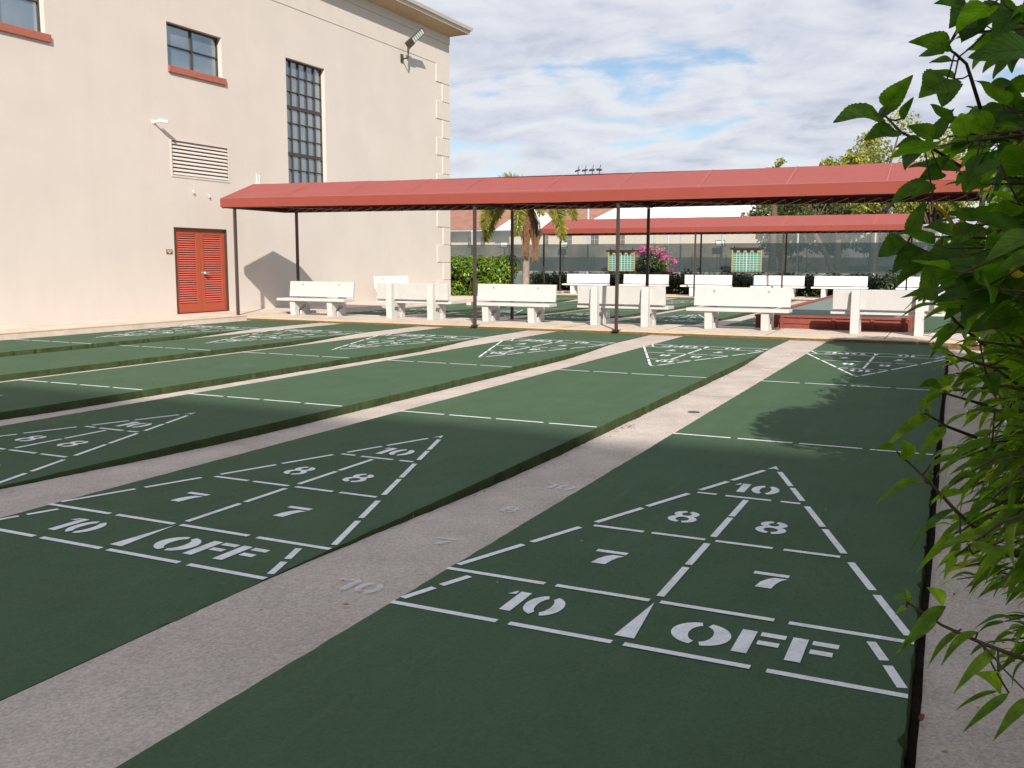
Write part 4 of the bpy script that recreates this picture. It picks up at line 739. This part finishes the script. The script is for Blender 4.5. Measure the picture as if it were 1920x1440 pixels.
def near_shrub(name, label, kind, tips, hero, twigs, stems, mt, nleaf, ll, wr, body, spread):
    org = stems[0][0]
    root = empty(name, org, 0, label, 'shrub'); fb = FB(); st = MB(); so_ = Vector(org)
    pts = []
    for s_ in stems:
        P = [Vector(p) for p in s_]; Q = []
        for i in range(len(P)-1):
            for j in range(6): Q.append(P[i].lerp(P[i+1], j/6) + Vector((random.uniform(-.012, .012), random.uniform(-.012, .012), 0)))
        Q.append(P[-1]); pts += Q; st.tube([p-so_ for p in Q], [.016*(1-i/len(Q))+.005 for i in range(len(Q))], 7)
    tw_pts = [Vector(p).lerp(Vector(q), f/6) for tw in twigs for p, q in zip(tw, tw[1:]) for f in range(7)] + [Vector(t) for t in tips]
    for x in hero:
        b = Vector(x[0:3]); t = Vector(x[3:6]); view = (Vector((1.887, -2.926, 1.293))-b).normalized()
        nz = (Vector((random.uniform(-.25, .25), random.uniform(-.3, .1), random.uniform(.35, .9))) + view).normalized()
        fb.rich(b, t, x[6]*(1.2 if kind == 'hib' else 1.05), kind, random.uniform(-.25, .25), .05 if kind == 'hib' else .10, nrm=nz, tint=(random.random(), random.random()*.9, 0, 1))
        near = min(tw_pts, key=lambda p: (p-b).length); near = near if (near-b).length < .2 else b+(b-t).normalized()*.03
        st.tube([b-so_, b.lerp(near, .5)-so_+Vector((0, 0, -.003)), near-so_], .0016, 5)
    for tw in twigs: P = [Vector(p)-so_ for p in tw]; st.tube(P, [.002+.0024*i/len(P) for i in range(len(P))], 6)
    tl = [Vector(t) for t in tips]
    for i in range(body): tl.append(Vector((random.uniform(2.25, 3.1), random.uniform(*spread[0]), random.uniform(*spread[1]))))
    for T in tl:
        cand = [p for p in pts if p.z < T.z-.08] or pts
        S_ = min(cand, key=lambda p: (p-T).length + random.uniform(0, .12))
        mid = S_.lerp(T, .55) + Vector((random.uniform(-.03, .03), random.uniform(-.03, .03), .05 + (.06 if kind == 'lan' else 0)))
        C = [S_, S_.lerp(mid, .5)+Vector((0, 0, .02)), mid, mid.lerp(T, .5)+Vector((0, 0, .015)), T]
        st.tube([p-so_ for p in C], [.005, .004, .0035, .0028, .0016], 5)
        dT = (T-mid).normalized(); Lt = min(.26, (T-mid).length+.05)
        for i in range(nleaf):
            f = i/(nleaf-1); p = T - dT*Lt*(1-f)*(.9)
            a = i*2.4 + random.uniform(-.4, .4); o1 = dT.orthogonal().normalized(); o2 = dT.cross(o1)
            out = o1*math.cos(a)+o2*math.sin(a); out.z = out.z*.6
            if kind == 'hib': dd = (out*1.0 + dT*(.35+.5*f) + Vector((0, 0, -.45*random.random()))).normalized(); LL = ll*random.uniform(.65, 1.15)*(1-.25*f)
            else: dd = (out*.8 + dT*(.6+.7*f) + Vector((0, 0, .25-.75*random.random()))).normalized(); LL = ll*random.uniform(.6, 1.15)*(1-.45*f*f)
            pb = p + dd*(.022 if kind == 'hib' else .004)
            st.tube([p-so_, pb-so_], .0013, 4, False)
            fb.rich(pb, pb+dd*LL, wr*random.uniform(.85, 1.15), kind, random.uniform(-.9, .9), random.uniform(.02, .10) if kind == 'hib' else random.uniform(.06, .16))
    fo = fb.build('foliage', mt, root, so_); fo.data.polygons.foreach_set('use_smooth', [True]*len(fo.data.polygons))
    st.build('branch', M['bark2'], root, smooth=True)
    return root
hs = [[(2.62, -1.25, -.06), (2.45, -1.0, .8), (2.22, -.75, 1.5), (2.1, -.6, 2.2), (2.05, -.55, 2.6)], [(2.7, -.6, -.06), (2.5, -.45, .9), (2.2, -.3, 1.6), (2.15, -.2, 2.35)], [(2.8, -1.0, -.06), (2.7, -.9, 1.0), (2.55, -.8, 1.8), (2.5, -.7, 2.5)], [(2.6, -.2, -.06), (2.45, 0, .9), (2.25, .05, 1.6), (2.1, .1, 2.1)], [(2.85, -1.5, -.06), (2.6, -1.4, 1.0), (2.3, -1.25, 1.7), (2.15, -1.15, 2.2)]]
near_shrub('broadleaf_shrub', 'tall shrub with broad toothed leaves hanging over the upper right', 'hib', HIB_TIPS, HIB_LEAVES, TWIGS[:3], hs, M['hib'], 8, .092, .68, 60, ((-1.5, .6), (1.1, 2.4)))
ls = [[(2.5, -1.3, -.06), (2.4, -1.2, .35), (2.2, -1.0, .8)], [(2.45, -.9, -.06), (2.35, -.75, .4), (2.15, -.6, .9)], [(2.5, -.5, -.06), (2.35, -.4, .4), (2.15, -.3, .95)], [(2.55, -.1, -.06), (2.4, 0, .4), (2.2, .0, 1.0)], [(2.6, .4, -.06), (2.5, .4, .5), (2.35, .3, 1.1)]]
near_shrub('long_leaf_shrub', 'shrub with long narrow drooping leaves reaching over the court edge at lower right', 'lan', LAN_TIPS, LAN_LEAVES, TWIGS[3:], ls, M['lan'], 9, .108, .24, 60, ((-1.4, .7), (.2, 1.1)))
def blob_leaves(fb, cs, n, L_, w, hollow=.55, flat=.0, jit=.6, tf=None):
    """cs: list of (centre, radii); leaves gathered near each lobe's surface"""
    wts = [r[0]*r[1]+r[1]*r[2]+r[0]*r[2] for c, r in cs]; tot = sum(wts)
    for (c, r), wt_ in zip(cs, wts):
        for i in range(int(n*wt_/tot)):
            d = rv(); k = hollow+(1.08-hollow)*random.random()**.6
            p = Vector((c[0]+d.x*r[0]*k, c[1]+d.y*r[1]*k, c[2]+d.z*r[2]*k))
            if p.z < -.02: continue
            nrm = (d + rv()*jit + Vector((0, 0, .5))).normalized(); dd = rv(); dd = (dd-nrm*dd.dot(nrm)+Vector((0, 0, -.25))).normalized()
            s_ = random.uniform(.7, 1.25); fb.simple(p, dd, nrm, L_*s_, w*s_, tf(p) if tf else None)
def bush(name, label, cat, cs, n, L_, w, mt, stems=True, org=None, group=None, **k):
    org = Vector(org or (cs[0][0][0], cs[0][0][1], -.1)); root = empty(name, org, 0, label, cat, group)
    fb = FB(); blob_leaves(fb, cs, n, L_, w, **k); fb.build('foliage', mt, root, org)
    st = MB()
    for c, r in cs:
        for i in range(3):
            b = Vector((c[0]+random.uniform(-.3, .3)*r[0], c[1]+random.uniform(-.3, .3)*r[1], -.12)); t = Vector((c[0]+random.uniform(-.6, .6)*r[0], c[1]+random.uniform(-.6, .6)*r[1], c[2]+r[2]*.4))
            st.tube([b-org, b.lerp(t, .5)-org+Vector((.03, .02, 0)), t-org], [.02, .014, .006], 5)
    st.build('branch', M['bark2'], root); return root
# shrubs further along the court's right edge
def lobes(x, y, h, n, rx, ry, seed):
    rg = random.Random(seed); out = []
    for i in range(n):
        r = rg.uniform(.28, .5)
        out.append(((max(2.62, x+rg.uniform(-rx, rx)), y+rg.uniform(-ry, ry), rg.uniform(.25, max(.3, h-r)) if i % 3 else h-r*rg.uniform(.8, 1.2)), (r, r*1.1, r*.9)))
    return out
G_ = 'shrubs along the right edge of the courts'
bush('edge_shrub', 'shrub behind the long-leaved one at the court edge, nearest of the edge shrubs', 'shrub', lobes(2.75, 1.9, 2.7, 34, .42, .8, 1), 16000, .14, .05, M['lan'], group=G_)
bush('edge_shrub', 'leafy shrub halfway along the court edge, glimpsed through the near leaves', 'shrub', lobes(2.75, 3.8, 2.2, 32, .42, .9, 2), 14000, .14, .05, M['lan'], group=G_)
bush('edge_shrub', 'yellow-green shrub two thirds of the way down the court edge', 'shrub', lobes(2.75, 6.1, 2.2, 34, .42, 1.2, 3), 15000, .13, .055, M['hedge'], group=G_)
bush('edge_shrub', 'farthest shrub on the court edge, next to the bench walkway', 'shrub', lobes(2.8, 9.0, 2.75, 44, .5, 1.7, 4), 19000, .13, .06, M['hedge'], group=G_)
# sunlit square hedge beyond the hall, low dark hedge before the fence
cs = []; rg = random.Random(5)
for i in range(72): cs.append(((-15.8+3.1*(i % 12+rg.random())/12, rg.uniform(26.9, 28.4), (.2, .6, 1.0, 1.2, 1.1, .4)[i//12]+rg.uniform(-.1, .1)), (.42, .42, .34)))
bush('hedge', 'bright sunlit clipped hedge between the hall corner and the palm', 'hedge', cs, 20000, .13, .075, M['hedge'])
cs = []
for i in range(190): cs.append(((-14.8+18.6*(i % 63+rg.random())/63, rg.uniform(34.0, 34.9), (.2, .45, .62)[i//63 % 3]+rg.uniform(-.06, .06)), (.42, .34, .30)))
cs += [((-8.0, 34.8, .82), (.22, .2, .3)), ((-7.5, 34.8, .75), (.2, .2, .35)), ((-12.6, 34.6, .45), (.3, .3, .3)), ((-.3, 34.8, .85), (.2, .2, .18))]
bush('low_hedge', 'low dark hedge running behind the far benches', 'hedge', cs, 30000, .13, .075, M['darkhedge'])
# bougainvillea
root = empty('bougainvillea', (-9.6, 35.6, -.1), 0, 'dark round bush topped with magenta flowers right of the first scoreboard', 'shrub'); og = Vector((-9.6, 35.6, -.1))
fb = FB(); blob_leaves(fb, [((-9.75, 35.6, .95), (.72, .6, .75)), ((-9.3, 35.6, .75), (.6, .5, .6)), ((-9.6, 35.6, 1.5), (.6, .5, .4))], 5200, .10, .06); fb.build('foliage', M['darkhedge'], root, og)
fb = FB(); blob_leaves(fb, [((-9.9, 35.5, 1.85), (.42, .4, .22)), ((-9.3, 35.5, 1.75), (.5, .4, .22)), ((-8.95, 35.5, 1.5), (.35, .3, .22)), ((-8.4, 35.5, 1.35), (.18, .15, .18)), ((-8.6, 35.5, .95), (.16, .15, .12)), ((-10.35, 35.5, 1.75), (.22, .2, .12))], 1500, .075, .06, hollow=.4); fb.build('flowers', M['boug'], root, og)
fb = FB(); blob_leaves(fb, [((-9.5, 35.5, 1.75), (.85, .4, .35)), ((-8.9, 35.5, 1.2), (.4, .3, .5))], 700, .09, .05, hollow=.4); fb.build('leaf_sprays', M['hedge'], root, og)
MB().tube([(0, 0, 0), (.1, 0, .6), (0, 0, 1.2)], [.05, .04, .02], 6).build('branch', M['bark2'], root)
root.scale = (.84, .9, 1.0); root.location.x = -9.75
# foxtail palm
pc = Vector((-11.98, 27.6, 3.62)); root = empty('foxtail_palm', (-11.98, 27.6, -.12), 0, 'foxtail palm with yellow-green fronds and brown hanging stalks between hedge and far canopy', 'palm'); og = Vector((-11.98, 27.6, -.12))
tk = []; rr = []
for i in range(15): z = i/14*3.55; tk.append((.03*math.sin(z), 0, z)); rr.append(.135-.010*z+.012*(i % 2)*.4 + (.03 if i == 0 else 0))
MB().tube(tk, rr, 14).build('trunk', M['bark'], root, smooth=True)
MB().tube([(.02, 0, 3.5), (.0, 0, 3.75), (0, 0, 4.1)], [.13, .10, .04], 12).build('crownshaft', M['palm'], root)
for i in range(11):
    az = i*2*PI/11+.35; el = .98 if i in (2, 7) else random.uniform(.15, .85); L_ = random.uniform(1.9, 2.3); rachis = []; p = pc.copy(); dirv = Vector((math.cos(az)*math.cos(el), math.sin(az)*math.cos(el), math.sin(el)))
    if i in (4, 5, 0, 10): L_ *= 1.12
    fb = FB(); n = 26
    for j in range(n+1):
        rachis.append(p.copy()); dirv = (dirv + Vector((0, 0, -.078 - .0032*j))).normalized(); p = p+dirv*L_/n
    for j in range(3, n+1):
        d = (rachis[j]-rachis[j-1]).normalized(); o1 = d.orthogonal().normalized(); o2 = d.cross(o1); f = j/n
        for a in range(26):
            an = random.uniform(0, 2*PI); o_ = o1*math.cos(an)+o2*math.sin(an); LL = .46*math.sin(PI*min(1, .15+f*.8))**.5*random.uniform(.8, 1.1)
            dd = (o_+d*.75+Vector((0, 0, -.2))).normalized(); nn_ = dd.cross(d).normalized(); fb.simple(rachis[j]+d*random.uniform(-.04, .04), dd, nn_, LL, .036)
    fo = fb.build('frond', M['palm'], root, og)
    MB().tube([q_-og for q_ in rachis], [.022*(1-j/(n+2)) for j in range(n+1)], 5).build('rachis', M['bark'], fo)
for dx, dy, L_ in ((.14, -.24, 2.0), (.46, -.16, 2.15)):
    t = MB()
    for i in range(90):
        a = random.uniform(0, 2*PI); r0_ = random.uniform(.02, .15); P = []
        for j in range(6):
            f = j/5; sp_ = .4+1.2*math.sin(PI*min(.9, f+.1)); P.append((dx*min(1, f*2.2)+math.cos(a)*r0_*sp_+random.uniform(-.02, .02), dy*min(1, f*2.2)+math.sin(a)*r0_*sp_, 3.55-L_*f*random.uniform(.85, 1)))
        t.tube(P, .009, 3, False)
    t.build('hanging_stalks', M['dead'], root)
def tree(name, label, x, y, h, trunk_h, crown, n, L_, mt, seed, group='trees beyond the fences', lean=0):
    rg = random.Random(seed); root = empty(name, (x, y, -.15), 0, label, 'tree', group); og = Vector((x, y, -.15)); t = MB(); tp = Vector((lean, 0, trunk_h))
    t.tube([(0, 0, 0), (lean*.4, .1, trunk_h*.5), tp], [.035*h, .026*h, .02*h], 8); cs = []
    for i in range(crown[0]):
        a = rg.uniform(0, 2*PI); rr_ = rg.uniform(.2, 1)*crown[1]; z = trunk_h+ (h-trunk_h)*rg.uniform(.15, .88); r = rg.uniform(.5, 1)*crown[2]
        c = Vector((lean+math.cos(a)*rr_, math.sin(a)*rr_, z)); cs.append((c, (r, r, r*.7)))
        t.tube([tp, tp.lerp(c, .5)+Vector((0, 0, .15*h/6)), c], [.012*h, .008*h, .003*h], 5)
    t.build('trunk', M['bark2'], root, smooth=True); fb = FB(); blob_leaves(fb, cs, n, L_, L_*.6, hollow=.35, jit=1.0); fb.build('crown', mt, root)
    return root
tree('broad_tree', 'rounded yellow-green tree top above the canopy right of the small sprig', -6.3, 72, 10.0, 3.2, (22, 1.6, 1.0), 5200, .26, M['tree'], 11)
tree('broad_tree', 'tallest airy green tree behind the canopy, beside the foreground leaves', -3.9, 74, 13.0, 4.5, (30, 2.2, 1.25), 6500, .26, M['tree'], 12)
tree('broad_tree', 'green tree top mostly hidden behind the broad foreground leaves', 0.1, 73, 11.2, 3.5, (24, 2.3, 1.2), 5200, .26, M['tree'], 13)
tree('slender_tree', 'small wispy tree top just clearing the canopy ridge', -11.1, 72, 9.6, 6.5, (9, .7, .42), 600, .20, M['tree'], 14)
tree('dark_tree', 'dark low tree seen between the two canopies, left', -12.5, 84, 7.2, 2, (24, 3.0, 1.5), 5200, .32, M['treedark'], 15)
tree('dark_tree', 'dark low tree seen between the two canopies, middle', -7.8, 85, 7.6, 2, (24, 3.2, 1.5), 5200, .32, M['treedark'], 16)
tree('dark_tree', 'dark low tree seen between the two canopies, right', -2.5, 84, 7.4, 2, (24, 3.2, 1.5), 5200, .32, M['treedark'], 17)
tree('court_tree', 'leaning tree with a bare forked trunk seen through the windscreen', -5.2, 62, 6.4, 3.6, (16, 2.2, .9), 3200, .22, M['treedark'], 18, lean=-1.6)
tree('slim_tree', 'small tree rising over the court-edge shrubs, lit behind the foreground leaves', 3.25, 8.6, 3.9, 2.3, (14, .55, .38), 2600, .16, M['hedge'], 19, group=None)
# ================================================================== tall building behind the viewer, whose shade covers the near courts
root = empty('tall_building', (-8, -20, 0), 0, 'tall beige building behind the viewer whose shade covers the near courts', 'building'); O_ = (-8, -20, 0)
lo(MB().box(-80, 60, -46, -28.5, -.1, 23.8), O_).build('wall', M['stucco'], root)
lo(MB().box(-80.5, 60.5, -46.5, -28.15, 23.805, 24.05), O_).build('roof', M['tile'], root)
for i in range(20):
    for j in range(6):
        x = -76+i*6.8; z = 1.6+j*3.6; wn = lo(MB().box(x, x+1.6, -28.498, -28.45, z, z+1.7), O_).build('window', M['dark_metal'], root); lo(MB().box(x+.08, x+1.52, -28.449, -28.43, z+.08, z+1.62), O_).build('pane', M['glass'], wn)
# ================================================================== leaf litter
def litter(name, spots, mt, s=.02):
    fb = FB()
    for x, y, z, k in spots:
        p = Vector((x, y, z+.004)); a = random.uniform(0, 6.3); d = Vector((math.cos(a), math.sin(a), random.uniform(-.05, .3))).normalized(); fb.simple(p, d, Vector((random.uniform(-.4, .4), random.uniform(-.4, .4), 1)).normalized(), s*k*random.uniform(.7, 1.6), s*k*.55)
    o = fb.build(name, mt); o['kind'] = 'stuff'; return o
sp = [(random.uniform(-6, 1.6), random.uniform(-1.6, 4), .001, random.uniform(.5, 1)) for i in range(26)]
for k in range(5):
    for i in range(26):
        y = random.uniform(1.5, 11); sp.append((-k*PITCH-PITCH+CW+random.uniform(.02, .10), y, aisle_z(y), 1))
for i in range(60): sp.append((random.uniform(-12, 1.5), WK0-random.uniform(.02, .16), 0.0, 1.1))
for i in range(40): y = random.uniform(-1, 10); sp.append((CW+random.uniform(.05, .35), y, -.05, .9))
for i in range(12): y = 4.45+random.uniform(-.12, .12); sp.append((-.52+random.uniform(-.06, .05), y, aisle_z(y), 1.4))
for x, y, k in ((-2.35, -.05, 1.8), (1.45, -.75, 1.2), (-.30, .12, 1.4), (-.12, -.1, 1.3), (-.38, -.3, 1)): sp.append((x, y, .001, k))
litter('leaf_litter', sp, M['litter'])
sp = [(random.uniform(-8.6, -5.6), random.uniform(4.2, 6.2), .001, .8) for i in range(26)] + [(random.uniform(-12, 1.7), random.uniform(-1.2, 13), .001, .6) for i in range(160)]
litter('pale_debris', sp, M['pale'], .014)
tag(FB_ := (lambda: (lambda f: (f.rich(Vector((1.868, -.075, -.035)), Vector((1.876, -.035, -.028)), .45, 'hib', 0, .2), f.build('fallen_leaf', M['reddish']))[1])(FB()))(), 'small curled reddish fallen leaf on the concrete beside the nearest court', 'leaf')
